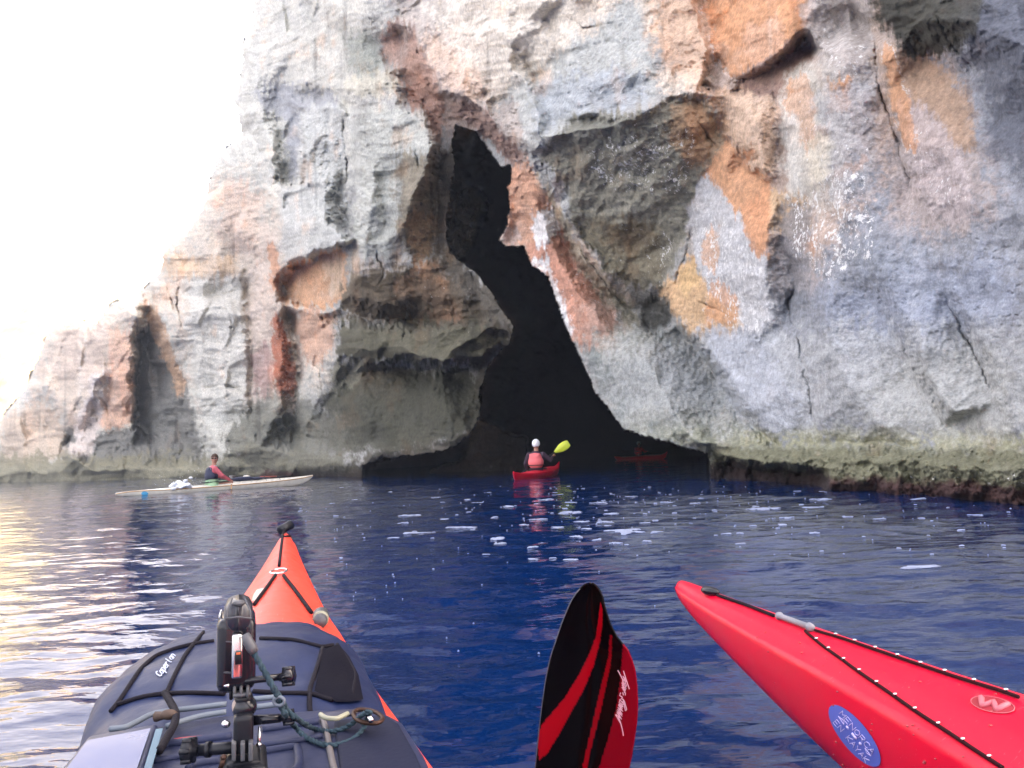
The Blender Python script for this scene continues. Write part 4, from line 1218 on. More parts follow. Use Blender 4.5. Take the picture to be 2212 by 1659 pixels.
for _ in range(70):
    u_, v_ = z4(rnd_d.uniform(500, 2100), rnd_d.uniform(300, 1270)); h_ = red_c.hit(u_, v_)
    if not h_: continue
    if drop is None:
        bm = bmesh.new(); add_ball(bm, Vector((0, 0, 0)), .0016, 1.2, 1, .6, sub=2)
        o = bm_obj('water_drop', bm, mat('water drop', (.35, .04, .05), .05)); drop = o.data
    else:
        o = bpy.data.objects.new('water_drop', drop); COL.objects.link(o)
    o.parent = red; o.location = red.matrix_basis.inverted() @ (h_[0] + h_[1] * .0003); k_ = rnd_d.uniform(.5, 1.6); o.scale = (k_, k_, k_)
# blue club sticker with its lettering
def z4s(x, y):  # enlargement of the sticker
    return ((2040 + x * .10852) * .86406, (1740 + y * .10852) * .86406)
ell = []
ca_, sa_ = math.cos(math.radians(52)), math.sin(math.radians(52))
st_c = z4s(905, 915)
ax_a = Vector((z4s(1465, 1600)[0] - z4s(360, 225)[0], z4s(1465, 1600)[1] - z4s(360, 225)[1], 0)) / 2
perp = Vector((ax_a.y, -ax_a.x, 0)).normalized() * 29
def st(a_, b_):
    """sticker coordinates (-1..1) to the picture"""
    return (st_c[0] + ax_a.x * a_ + perp.x * b_, st_c[1] + ax_a.y * a_ + perp.y * b_)
out = [st(math.cos(t), math.sin(t)) for t in [2 * math.pi * i / 40 for i in range(40)]]
sticker = patch_on(red_c, out, .0012, 10, 'round_sticker', M_BLUEST, red)
sc_ = red_c
M_STP = mat('pale lilac print', (.55, .52, .80), .5)
def strokes_on(caster, segs, off, r, name, m, parent, k=3):
    bm = bmesh.new()
    for seg in segs:
        pts = []
        for (a, b), (c2, d) in zip(seg[:-1], seg[1:]):
            for s in range(k):
                h_ = caster.hit(a + (c2 - a) * s / k, b + (d - b) * s / k)
                if h_: pts.append(h_[0] + h_[1] * off)
        h_ = caster.hit(*seg[-1])
        if h_: pts.append(h_[0] + h_[1] * off)
        if len(pts) > 1: add_tube(bm, pts, r, 5)
    o = bm_obj(name, bm, m)
    if parent: put_local(o, parent)
    return o
GLY = {'M': [[(0,0),(0,1),(.5,.4),(1,1),(1,0)]], 'E': [[(1,0),(0,0),(0,1),(1,1)],[(0,.5),(.8,.5)]], 'N': [[(0,0),(0,1),(1,0),(1,1)]],
       'O': [[(.5,0),(.1,.2),(0,.5),(.1,.8),(.5,1),(.9,.8),(1,.5),(.9,.2),(.5,0)]], 'R': [[(0,0),(0,1),(.8,1),(1,.75),(.8,.5),(0,.5)],[(.5,.5),(1,0)]],
       'C': [[(1,.85),(.6,1),(.15,.85),(0,.5),(.15,.15),(.6,0),(1,.15)]], 'A': [[(0,0),(.5,1),(1,0)],[(.2,.4),(.8,.4)]],
       'K': [[(0,0),(0,1)],[(1,1),(0,.45),(1,0)]], 'Y': [[(0,1),(.5,.5),(1,1)],[(.5,.5),(.5,0)]],
       'p': [[(0,-.35),(0,.65),(.7,.65),(.9,.35),(.7,0),(0,0)]], 'a': [[(.9,.65),(.9,0)],[(.9,.55),(.4,.65),(0,.35),(.3,0),(.9,.12)]],
       'e': [[(0,.35),(.9,.35),(.8,.6),(.4,.66),(0,.4),(.1,.08),(.5,0),(.9,.1)]], 'r': [[(0,0),(0,.65)],[(0,.4),(.4,.65),(.8,.62)]],
       'l': [[(.3,1),(.3,.1),(.6,0)]], 'n': [[(0,0),(0,.65)],[(0,.45),(.4,.65),(.8,.55),(.85,0)]]}
def write(word, place, x0, x1, y0, y1, gap=.28):
    """glyph strokes laid out between x0..x1 and y0..y1 of a coordinate map"""
    n = len(word); cw = (x1 - x0) / (n + (n - 1) * gap); segs = []
    for i, ch in enumerate(word):
        if ch == ' ': continue
        gx = x0 + i * cw * (1 + gap)
        for s in GLY[ch]: segs.append([place(gx + px_ * cw, y0 + py_ * (y1 - y0)) for px_, py_ in s])
    return segs
segs = write('MENORCA', st, -.70, .66, .14, .50) + write('EN KAYAK', st, -.62, .74, -.62, -.26)
strokes_on(sc_, segs, .0016, .0006, 'sticker_lettering', M_STP, red)
shapes_ = [[st(-.66, -.02), st(-.48, .1), st(-.40, -.08)], [st(.42, .06), st(.55, -.08), st(.68, .04)]]
bm_segs = []
for cx_, rr_ in ((-.28, .035), (0, .09), (.26, .035)):
    bm_segs.append([st(cx_ - rr_, 0), st(cx_ + rr_, 0)])
strokes_on(sc_, bm_segs, .0016, .0022, 'sticker_dots', M_STP, red)
for s in shapes_: strokes_on(sc_, [s + [s[0]]], .0016, .0007, 'sticker_wing', M_STP, red)
# maker's round emblem with its letter
M_EMB = mat('dull crimson emblem', (.30, .015, .03), .4); M_EMB2 = mat('faded pink emblem', (.52, .12, .15), .5)
ec = z4(2022, 893)
def em(a_, b_): return (ec[0] + 48 * a_ + 8 * b_, ec[1] + 11 * a_ - 15.5 * b_)
patch_on(red_c, [em(math.cos(t), math.sin(t)) for t in [2 * math.pi * i / 28 for i in range(28)]], .001, 6, 'emblem', M_EMB, red)
strokes_on(red_c, [[em(.97 * math.cos(t), .97 * math.sin(t)) for t in [2 * math.pi * i / 28 for i in range(29)]]], .0012, .0006, 'emblem_rim', M_EMB2, red, 2)
strokes_on(red_c, [[em(-.62, .55), em(-.38, -.5), em(-.02, .35), em(.30, -.55), em(.62, .5)]], .0012, .0042, 'emblem_letter', M_EMB2, red, 6)

# ---- the bag strapped to my deck
def loaf(stations, m=28):
    """lump from stations (centre, right dir, half width, top z, bottom z, squareness)"""
    verts, faces = [], []
    for (c, rt, w, zt, zb, e) in stations:
        zc = (zt + zb) / 2; hz = (zt - zb) / 2
        for k in range(m):
            t = 2 * math.pi * k / m
            cx, sx = math.cos(t), math.sin(t)
            x = math.copysign(abs(cx) ** e, cx) * w; z = math.copysign(abs(sx) ** e, sx) * hz
            p = c + rt * x; verts.append((p.x, p.y, zc + z))
    n = len(stations)
    for i in range(n - 1):
        for k in range(m):
            a = i * m + k; b = i * m + (k + 1) % m
            faces.append((a, b, b + m, a + m))
    faces.append(tuple(range(m))[::-1]); faces.append(tuple(range((n - 1) * m, n * m)))
    return verts, faces
RT = Vector((AX.y, -AX.x, 0))
def axis_pt(y):      # point of the kayak's centre line at forward distance y
    return Vector((-.838, 2.70, 0)) + AX * ((y - 2.70) / AX.y)
bag_tab = [(1.37, -.02, .04, .335, .32), (1.36, -.022, .070, .352, .30), (1.335, -.026, .092, .368, .285), (1.29, -.028, .112, .384, .27), (1.22, -.028, .132, .398, .26), (1.14, -.027, .150, .409, .25),
           (1.05, -.022, .165, .416, .25), (.96, -.02, .168, .418, .25), (.88, -.012, .166, .412, .25), (.81, -.005, .160, .400, .25), (.755, .0, .150, .384, .26), (.735, 0, .13, .37, .27)]
sts = []
for i in range(len(bag_tab) - 1):
    for s in range(5):
        t = s / 5; A_ = [bag_tab[i][k] + (bag_tab[i + 1][k] - bag_tab[i][k]) * t for k in range(5)]
        y, dx, w, zt, zb = A_
        sts.append((axis_pt(y) + RT * dx, RT, w, zt, zb, .72))
lv, lf = loaf(sts, 72)
lv2 = []
va = np.array(lv)
nn_ = fbm(va[:, 0] * 9, va[:, 1] * 9, va[:, 2] * 9, 3, .5); n3_ = fbm(va[:, 0] * 26, va[:, 1] * 14, va[:, 2] * 20 + 4, 3, .5, True)
va[:, 2] += nn_ * .010 - n3_ * .003
s_ax = (va[:, 0] - (-.838)) * (-AX.x) + (va[:, 1] - 2.70) * (-AX.y)
for s0 in (1.60, 1.90):            # cords pull the fabric in
    va[:, 2] -= .006 * np.exp(-((s_ax - s0) / .018) ** 2) * (va[:, 2] > .33)
bagroot = empty('dry_bag', axis_pt(1.05) + Vector((0, 0, .30)))
tag(bagroot, 'slate blue dry bag strapped under black cords on the orange kayak', 'bag')
bag_body = mesh_obj('bag_body', va.tolist(), lf, M_BAG); put_local(bag_body, bagroot)
# dark mesh end pocket at the right
bag_c = Caster([bag_body])
o = patch_on(bag_c, [z2(x, y) for x, y in [(1250,640),(1390,590),(1480,700),(1560,860),(1600,1080),(1520,1100),(1380,1105),(1180,1010),(1215,850)]], .004, 8, 'side_pocket', M_BAGD, bagroot)
def cord_on(c, pts, r, off, name, m, parent, k=7):
    bm = bmesh.new(); add_tube(bm, safe_line(c, pts, off, k), r, 8)
    o = bm_obj(name, bm, m); put_local(o, parent); return o
cords = [[z1(905, 670), z1(850, 735), z1(800, 800), z1(740, 920), z1(700, 1010), z1(735, 1080)],
         [z1(395, 1110), z1(450, 1040), z1(560, 870), z1(640, 800), z1(750, 760), z1(850, 735), z1(980, 718)],
         [z1(430, 1070), z1(560, 1030), z1(690, 1010), z1(860, 1008), z1(1050, 1015)],
         [z1(1220, 705), z1(1400, 712), z1(1560, 755), z1(1625, 740)],
         [z1(1560, 760), z1(1530, 870), z1(1490, 985), z1(1488, 1080), z1(1495, 1120)],
         [z1(1180, 1000), z1(1330, 1010), z1(1490, 1010), z1(1640, 1055)],
         [z1(1640, 740), z1(1700, 830), z1(1740, 900), z1(1720, 1040)]]
for c_ in cords: cord_on(bag_c, c_, .0026, .0018, 'cord', M_CORD, bagroot)
# the maker's name up the left of the bag
wa, wb = Vector((*z1(668, 918), 0)), Vector((*z1(752, 800), 0))
dv = (wb - wa); pvv = Vector((dv.y, -dv.x, 0)).normalized() * -14
def wl(a_, b_): return (wa.x + dv.x * a_ + pvv.x * b_ * -1, wa.y + dv.y * a_ + pvv.y * b_ * -1)
GLYC = [[(1,.85),(.6,1),(.15,.85),(0,.5),(.15,.15),(.6,0),(1,.15)]]
def wtxt():
    segs = []; word = 'Caperlan'; n = len(word); cw = 1 / (n * 1.22)
    for i, ch in enumerate(word):
        gx = i * cw * 1.25
        for s in (GLY[ch]): segs.append([wl(gx + px_ * cw, py_) for px_, py_ in s])
    return segs
strokes_on(bag_c, wtxt(), .0015, .0007, 'bag_lettering', M_PRINTW, bagroot, 2)

# ---- the ribbed deck case that carries the camera mount
CZ = .400
def case_pt(U, V, z=CZ): return at_z(U, V, z)
case_root = empty('deck_case', axis_pt(.5) + Vector((0, 0, .30)))
tag(case_root, 'flat charcoal deck case with raised ribs under the camera mount', 'deck case')
outline = [case_pt(*z1(420, 1215)), case_pt(*z1(1000, 1120)), case_pt(*z1(1560, 1085)), case_pt(*z1(1930, 1108)), case_pt(*z1(2010, 1150)), case_pt(*z1(2130, 1330)), case_pt(*z1(2230, 1560)), case_pt(*z1(2330, 2300)), case_pt(*z1(-400, 2300)), case_pt(*z1(60, 1460)), case_pt(*z1(240, 1260))]
bm = bmesh.new()
vt = [bm.verts.new(p) for p in outline]
f = bm.faces.new(vt)
ret = bmesh.ops.extrude_face_region(bm, geom=[f])
for v in [g for g in ret['geom'] if isinstance(g, bmesh.types.BMVert)]: v.co.z -= .11
bmesh.ops.recalc_face_normals(bm, faces=bm.faces)
bmesh.ops.bevel(bm, geom=[e for e in bm.edges], offset=.008, segments=4, profile=.5, affect='EDGES')
case_body = bm_obj('case_body', bm, M_CASE); put_local(case_body, case_root)
case_c = Caster([case_body])
def rib(pts, r, name='rib', m=M_CASE, off=.001):
    q = [case_pt(*z1(*p), CZ + off) for p in pts]
    bm = bmesh.new(); add_tube(bm, spline(q, 5), r, 8)
    o = bm_obj(name, bm, m); put_local(o, case_root); return o
rib([(640,1330),(690,1290),(800,1275),(1060,1240)], .0042)
rib([(1230,1205),(1400,1180),(1540,1160)], .0042)
rib([(630,1380),(820,1345),(1060,1320)], .0030)
rib([(1230,1290),(1400,1270),(1560,1240)], .0030)
rib([(820,1420),(860,1395),(1000,1375)], .0036)
rib([(1240,1325),(1400,1300),(1425,1320),(1430,1400),(1400,1440)], .0036)
rib([(1560,1140),(1585,1210),(1600,1300),(1630,1440),(1660,1560)], .0028, 'seam_piping', mat('pale piping', (.10, .09, .095), .6))
rib([(740,1262),(800,1255),(960,1238)], .0016, 'red_trim', mat('red trim', (.55, .06, .05), .5), .0015)
for p in ((1742, 1384),):
    c = case_pt(*z1(*p), CZ + .001); bm = bmesh.new(); add_ball(bm, c, .004, 1.4, .8, .5)
    o = bm_obj('rivet', bm, M_CREAM); put_local(o, case_root)
# raised right-hand panel
bm = bmesh.new()
pp = [case_pt(*z1(x, y), CZ + .004) for x, y in [(1625,1150),(1800,1125),(1920,1122),(1985,1165),(2080,1330),(2180,1560),(2250,2000),(1760,2000),(1680,1560)]]
f = bm.faces.new([bm.verts.new(p) for p in pp])
ret = bmesh.ops.extrude_face_region(bm, geom=[f])
for v in [g for g in ret['geom'] if isinstance(g, bmesh.types.BMVert)]: v.co.z -= .012
bmesh.ops.recalc_face_normals(bm, faces=bm.faces)
bmesh.ops.bevel(bm, geom=list(bm.edges), offset=.003, segments=3, profile=.5, affect='EDGES')
o = bm_obj('side_panel', bm, mat('navy neoprene', (.006, .009, .028), .75, spec=.2, bump=(200, .4, .0008))); put_local(o, case_root)
# pale shock cords across the back of the bag
for pts in ([(385,1200),(470,1190),(540,1158),(640,1112),(840,1085),(1030,1062)], [(700,1185),(760,1165),(880,1130),(1030,1105)], [(1180,1035),(1320,1022)], [(1195,1078),(1330,1062)]):
    q = [at_z(*z1(*p), .408) for p in pts]
    bm = bmesh.new(); add_tube(bm, spline(q, 4), .0028, 8)
    o = bm_obj('shock_cord', bm, M_PALECORD); put_local(o, case_root)
cord = [at_z(*z1(*p), .412) for p in [(690,1000),(720,1050),(750,1110),(740,1180),(700,1250),(660,1320)]]
bm = bmesh.new(); add_tube(bm, spline(cord, 5), .0036, 8)
o = bm_obj('cord', bm, M_CORD); put_local(o, case_root)
bm = bmesh.new()
kn = at_z(*z1(712, 1120), .414)
add_ball(bm, kn, .006, 1.4, .8, .8); add_tube(bm, [kn, at_z(*z1(640, 1132), .412)], [.003, .005], 8)
o = bm_obj('cord_knot', bm, mat('brown knotted cord', (.06, .035, .025), .7)); put_local(o, case_root)

# ---- flat map case at the lower left
mp_root = empty('map_case', at_z(*z1(400, 1330), .405)); tag(mp_root, 'pale clear map pouch with dark frame lying at the left of the deck case', 'map case')
pq = [at_z(*z1(x, y), .412) for x, y in [(265,1235),(655,1165),(560,1480),(480,1900),(-300,1900),(100,1440)]]
bm = bmesh.new(); f = bm.faces.new([bm.verts.new(p) for p in pq])
ret = bmesh.ops.extrude_face_region(bm, geom=[f])
for v in [g for g in ret['geom'] if isinstance(g, bmesh.types.BMVert)]: v.co.z -= .016
bmesh.ops.recalc_face_normals(bm, faces=bm.faces)
bmesh.ops.bevel(bm, geom=list(bm.edges), offset=.004, segments=3, profile=.5, affect='EDGES')
o = bm_obj('pouch_frame', bm, mat('blue grey vinyl', (.022, .03, .07), .4)); put_local(o, mp_root)
ctr = sum(pq, Vector()) / 6
pq2 = [at_z(*z1(x, y), .4145) for x, y in [(262,1262),(612,1195),(515,1480),(430,1860),(-230,1860),(130,1440)]]
bm = bmesh.new(); bm.faces.new([bm.verts.new(p) for p in pq2])
o = bm_obj('clear_window', bm, mat('clear pouch over grey map', (.075, .095, .20), .30, vary=(8, .12)), smooth=False); put_local(o, mp_root)
pq3 = [at_z(*z1(x, y), .4140) for x, y in [(640,1200),(680,1195),(600,1480),(560,1560),(530,1540),(580,1400)]]
bm = bmesh.new(); bm.faces.new([bm.verts.new(p) for p in pq3])
o = bm_obj('side_strip', bm, mat('petrol blue strip', (.02, .09, .15), .4), smooth=False); put_local(o, mp_root)

# ---- action camera in its housing on a jointed mount
CY = .585
def cp(x, y, dy=0.0, zf=z2): return at_y(*zf(x, y), CY + dy)
upv = Vector((.02, 0, 1)).normalized(); rtv = Vector((math.cos(math.radians(-20)), -math.sin(math.radians(-20)), 0)) ; fwv = upv.cross(rtv).normalized()
rtv = fwv.cross(upv).normalized()
R3 = Matrix((rtv, fwv, upv)).transposed()
pxm = CY / FPX / math.cos(math.radians(5)) * 1.02          # metres per picture unit at the mount
def z8(x, y): return ((500 + x * .26511) * .86406, (1480 + y * .26511) * .86406)
k8 = .26511 * .86406 * pxm                                  # metres per unit of this enlargement
def c8(x, y, dy=0.0): return at_y(*z8(x, y), CY + dy)
camr = empty('action_camera', c8(370, 880)); tag(camr, 'black action camera in a clear dive housing on top of the mount', 'camera')
def T(c, R=R3): return Matrix.Translation(c) @ R.to_4x4()
bm = bmesh.new()
add_box(bm, T(c8(345, 530, .018)), (330 * k8, .048, 640 * k8), .0075, 4)
o = bm_obj('housing', bm, M_BLACKG); put_local(o, camr)
bm = bmesh.new()
add_box(bm, T(c8(365, 200, .012)), (250 * k8, .040, 300 * k8), .012, 4)
o = bm_obj('housing_top', bm, mat('smoky plastic', (.022, .023, .035), .3, coat=.15)); put_local(o, camr)
bm = bmesh.new(); add_ball(bm, c8(365, 105, -.002), 60 * k8, 1, .9, .5)
o = bm_obj('shutter_button', bm, M_GREYP); put_local(o, camr)
bm = bmesh.new()
for sx in (-1, 1):
    add_tube(bm, [c8(365 + sx * 115, 350, -.014), c8(365 + sx * 110, 180, -.012), c8(365 + sx * 60, 60, -.004)], 8 * k8, 6)
add_tube(bm, [c8(240, 250, -.014), c8(370, 235, -.0155), c8(490, 250, -.014)], 9 * k8, 6)
o = bm_obj('housing_ridge', bm, M_GREYP); put_local(o, camr)
bm = bmesh.new()
add_box(bm, T(c8(350, 600, -.010)), (90 * k8, .008, 380 * k8), .002, 2)
o = bm_obj('latch', bm, M_STEEL); put_local(o, camr)
bm = bmesh.new(); add_box(bm, T(c8(362, 620, -.0148)), (56 * k8, .003, 110 * k8), .0005, 1)
o = bm_obj('latch_slot', bm, M_BLACK); put_local(o, camr)
bm = bmesh.new(); add_box(bm, T(c8(362, 580, -.0168)), (34 * k8, .0012, 16 * k8))
o = bm_obj('record_light', bm, mat('orange lamp cover', (.8, .16, .05), .4)); put_local(o, camr)
bm = bmesh.new(); add_tube(bm, [c8(195, 720, -.006), c8(200, 755, -.0065), c8(320, 765, -.0075)], 10 * k8, 6); add_tube(bm, [c8(185, 460, -.0062), c8(310, 472, -.007)], 7 * k8, 6)
o = bm_obj('housing_seam', bm, M_GREYP); put_local(o, camr)
bm = bmesh.new(); add_tube(bm, [c8(195, 300, .006), c8(190, 230, .006), c8(200, 165, .006)], [9 * k8, 16 * k8, 5 * k8], 8)
o = bm_obj('side_button', bm, M_STEEL); put_local(o, camr)
bm = bmesh.new(); add_box(bm, T(c8(345, 850, .018)), (250 * k8, .030, 90 * k8), .003, 2)
for dx in (-70, 10, 90): add_box(bm, T(c8(365 + dx, 930, .010)), (34 * k8, .016, 120 * k8), .001, 1)
o = bm_obj('hinge_foot', bm, M_BLACK); put_local(o, camr)
# mount: a thing of its own
mt = empty('camera_mount', c8(400, 1560)); tag(mt, 'black jointed mount with thumbscrews holding the action camera', 'camera mount')
def part(name, m, fn):
    bm = bmesh.new(); fn(bm); o = bm_obj(name, bm, m); put_local(o, mt); return o
part('upper_fork', M_GREYP, lambda bm: (add_box(bm, T(c8(395, 955, -.003)), (150 * k8, .012, 34 * k8), .001, 1),
                                        [add_box(bm, T(c8(x, 930, -.003)), (26 * k8, .012, 90 * k8), .0008, 1) for x in (325, 388, 450)]))
def knob(bm, c, ax, r, l):
    n = 18; pts = []
    add_tube(bm, [c, c + ax * l * .25, c + ax * l * .3, c + ax * l], [r * .45, r * .5, r * .95, r], n)
    for i in range(6):
        a_ = 2 * math.pi * i / 6; s1 = ax.orthogonal().normalized(); s2 = ax.cross(s1)
        d_ = s1 * math.cos(a_) + s2 * math.sin(a_)
        add_tube(bm, [c + d_ * r * .92 + ax * l * .32, c + d_ * r * .95 + ax * l], r * .26, 8)
part('thumbscrew', M_BLACKG, lambda bm: (add_tube(bm, [c8(250, 860), c8(760, 800)], 30 * k8, 10), knob(bm, c8(750, 805), (c8(860, 790) - c8(750, 803)).normalized(), 78 * k8, 125 * k8)))
part('screw_nut', M_STEEL, lambda bm: add_tube(bm, [c8(275, 885, -.006), c8(225, 880, -.006)], [20 * k8, 16 * k8], 6))
part('ball_joint', M_BLACKG, lambda bm: add_ball(bm, c8(420, 1085), 105 * k8, 1, 1, .95, sub=4))
part('ball_collar', M_BLACK, lambda bm: add_tube(bm, [c8(410, 960), c8(412, 1010), c8(414, 1040)], [70 * k8, 84 * k8, 60 * k8], 16))
part('ball_cap', mat('tan rubber', (.38, .30, .26), .4), lambda bm: add_ball(bm, c8(332, 1080, -.004), 40 * k8, .7, .8, 1.5))
part('stem', M_BLACK, lambda bm: add_box(bm, T(c8(410, 1290)), (165 * k8, .030, 330 * k8), .004, 3))
part('thumbscrew', M_BLACKG, lambda bm: (add_tube(bm, [c8(470, 1215), c8(760, 1190)], [44 * k8, 34 * k8], 12), knob(bm, c8(760, 1190), (c8(880, 1175) - c8(760, 1190)).normalized(), 62 * k8, 110 * k8)))
part('bolt_head', M_STEEL, lambda bm: add_ball(bm, c8(245, 1245, -.006), 36 * k8, 1.1, .8, .95))
part('thumbscrew', M_BLACK, lambda bm: (add_tube(bm, [c8(420, 1460), c8(0, 1490)], 50 * k8, 14), knob(bm, c8(-20, 1490), (c8(-160, 1500) - c8(-20, 1490)).normalized(), 100 * k8, 120 * k8), add_tube(bm, [c8(60, 1488), c8(100, 1484)], 66 * k8, 12)))
for x in (320, 403, 478):
    part('prong', M_GREYP, lambda bm, x=x: add_box(bm, T(c8(x, 1490, -.016)), (38 * k8, .010, 150 * k8), .001, 2))
part('base', M_BLACK, lambda bm: (add_box(bm, T(c8(410, 1660, .0)), (400 * k8, .05, 190 * k8), .005, 3), add_box(bm, T(c8(410, 1560, 0)), (290 * k8, .035, 60 * k8), .003, 2)))
part('release_tab', M_STEEL, lambda bm: (add_tube(bm, [c8(565, 1270), c8(555, 1400), c8(560, 1440)], 15 * k8, 8), add_ball(bm, c8(555, 1440, -.006), 24 * k8, 1, .8, 1)))
part('release_tab', M_BRASS, lambda bm: (add_ball(bm, c8(225, 1560, -.02), 26 * k8), add_tube(bm, [c8(225, 1570, -.02), c8(195, 1660, -.02)], 22 * k8, 8)))
# teal lanyard rope with its rubber sleeve and loop
rope = empty('lanyard', c8(640, 900)); tag(rope, 'teal braided lanyard running from the action camera to the brown carabiner', 'rope')
bm = bmesh.new(); add_tube(bm, [c8(425, 400, -.02), c8(450, 460, -.021), c8(490, 530, -.022), c8(515, 575, -.022)], [36 * k8, 44 * k8, 46 * k8, 36 * k8], 14)
o = bm_obj('rubber_sleeve', bm, M_GREYP); put_local(o, rope)
def r2(x, y, z=None, dy=0): return at_y(*z2(x, y), CY + dy) if z is None else at_z(*z2(x, y), z)
p1 = [c8(505, 575, -.022), c8(580, 700, -.022), c8(650, 830, -.021), c8(720, 950, -.02), c8(780, 1040, -.015), r2(940, 1150, None, -.005), r2(1040, 1230, None, .01), r2(1180, 1310, CZ + .004), r2(1340, 1335, CZ + .004), r2(1480, 1290, CZ + .008), r2(1580, 1210, CZ + .018), r2(1640, 1170, CZ + .026), r2(1690, 1165, CZ + .026)]
p2 = [c8(720, 950, -.019), c8(770, 1090, -.015), r2(940, 1200, None, -.003), r2(1010, 1290, CZ + .012), r2(1120, 1390, CZ + .003), r2(1270, 1450, CZ + .003), r2(1400, 1450, CZ + .003), r2(1530, 1400, CZ + .003), r2(1610, 1320, CZ + .006), r2(1640, 1250, CZ + .012), r2(1670, 1180, CZ + .024)]
for p_ in (p1, p2):
    path = spline(p_, 14)
    bm = bmesh.new()
    # two strands twisted round each other read as a braid
    for ph in (0, math.pi):
        st_ = []
        L_ = 0
        for i, q in enumerate(path):
            t_ = (path[min(i + 1, len(path) - 1)] - path[max(i - 1, 0)]).normalized()
            if i: L_ += (q - path[i - 1]).length
            s1 = t_.orthogonal().normalized() if i == 0 else (s1 - t_ * s1.dot(t_)).normalized()
            s2 = t_.cross(s1); a_ = L_ * 520 + ph
            st_.append(q + (s1 * math.cos(a_) + s2 * math.sin(a_)) * .0009)
        add_tube(bm, st_, .0016, 7)
    o = bm_obj('strand', bm, M_ROPE); put_local(o, rope)
bm = bmesh.new(); add_tube(bm, [c8(745 + 50 * math.cos(t), 1030 + 40 * math.sin(t), -.02) for t in [2 * math.pi * i / 16 for i in range(16)]], .0013, 6, closed=True)
o = bm_obj('splice_ring', bm, M_PALECORD); put_local(o, rope)
# carabiner
def z7b(x, y): return ((760 + x * .15371) * .86406, (1720 + y * .15371) * .86406)
cb = empty('carabiner', at_z(*z7b(1040, 470), CZ + .015)); tag(cb, 'brown metal carabiner clipped to the lanyard at the right of the deck', 'carabiner')
ring = [at_z(*z7b(x, y), CZ + .016) for x, y in [(810,400),(860,360),(950,350),(1080,365),(1180,400),(1270,470),(1265,530),(1180,570),(1060,570),(950,555),(860,510),(815,460)]]
bm = bmesh.new(); add_tube(bm, spline(ring, 4, True), .0020, 8, closed=True)
o = bm_obj('frame', bm, M_BRASS); put_local(o, cb)
bm = bmesh.new(); add_tube(bm, [at_z(*z7b(1040, 405), CZ + .022), at_z(*z7b(1070, 480), CZ + .022), at_z(*z7b(1095, 540), CZ + .02)], .0024, 8)
o = bm_obj('gate', bm, M_STEEL); put_local(o, cb)
# small oval case beside it
oc = empty('oval_case', at_z(*z7b(560, 400), CZ + .01)); tag(oc, 'small dark oval case with a curved cream rim beside the carabiner', 'case')
e0, e1 = at_z(*z7b(250, 430), CZ + .016), at_z(*z7b(900, 350), CZ + .016)
dx_ = (e1 - e0); Rr = Matrix.Rotation(math.atan2(dx_.y, dx_.x), 3, 'Z')
bm = bmesh.new(); add_ball(bm, (e0 + e1) / 2 + Vector((0, 0, -.002)), dx_.length / 2, 1, .42, .16, Rr, 4)
o = bm_obj('shell', bm, mat('slate plastic', (.018, .02, .045), .45)); put_local(o, oc)
rim_ = [at_z(*z7b(x, y), CZ + .025) for x, y in [(270,430),(330,475),(430,498),(540,495),(620,460),(710,415)]]
bm = bmesh.new(); add_tube(bm, spline(rim_, 5), .0022, 8)
o = bm_obj('rim', bm, M_CREAM); put_local(o, oc)

# ------------------------------------------------------------------ the wing paddle in the foreground
def z3(x, y): return ((1300 + x * .31646) * .86406, (1400 + y * .31646) * .86406)
LEFT = [(552,190),(500,205),(455,245),(405,320),(370,400),(325,510),(290,620),(255,720),(235,790),(215,880),(198,970),(178,1110),(160,1250),(145,1400),(128,1560),(118,1660),(112,1760),(120,1850),(190,1950),(300,2040),(350,2090)]
RIGHT = [(566,190),(600,212),(628,250),(650,300),(660,350),(680,420),(710,510),(760,610),(810,670),(850,720),(880,790),(905,870),(922,1000),(928,1150),(922,1280),(905,1400),(880,1560),(858,1660),(820,1760),(740,1860),(600,1960),(470,2040),(420,2090)]
def resamp(P_, n):
    P_ = np.array(P_, float); d = np.r_[0, np.cumsum(np.hypot(*np.diff(P_, axis=0).T))]; t = np.linspace(0, d[-1], n)
    return np.c_[np.interp(t, d, P_[:, 0]), np.interp(t, d, P_[:, 1])]
NB, NC = 190, 84
Lr, Rr_ = resamp(LEFT, NB), resamp(RIGHT, NB)
verts, faces, colr = [], [], []
def inpoly(x, y, P_):
    c = False; n = len(P_)
    for i in range(n):
        x0, y0 = P_[i]; x1, y1 = P_[(i + 1) % n]
        if (y0 > y) != (y1 > y) and x < (x1 - x0) * (y - y0) / (y1 - y0) + x0: c = not c
    return c
BAND1 = [(635,325),(652,400),(650,520),(628,660),(580,840),(500,1030),(400,1210),(300,1390),(215,1530),(150,1580),(140,1440),(165,1310),(260,1200),(360,1080),(470,900),(550,740),(600,600),(622,450)]
BAND2 = [(712,590),(726,600),(722,780),(690,950),(640,1180),(590,1380),(545,1560),(520,1760),(470,1760),(500,1600),(560,1350),(620,1080),(665,900),(700,760)]
BAND3 = [(812,670),(860,720),(935,870),(960,1150),(930,1480),(860,1800),(600,1850),(625,1640),(700,1400),(760,1180),(790,960),(805,800)]
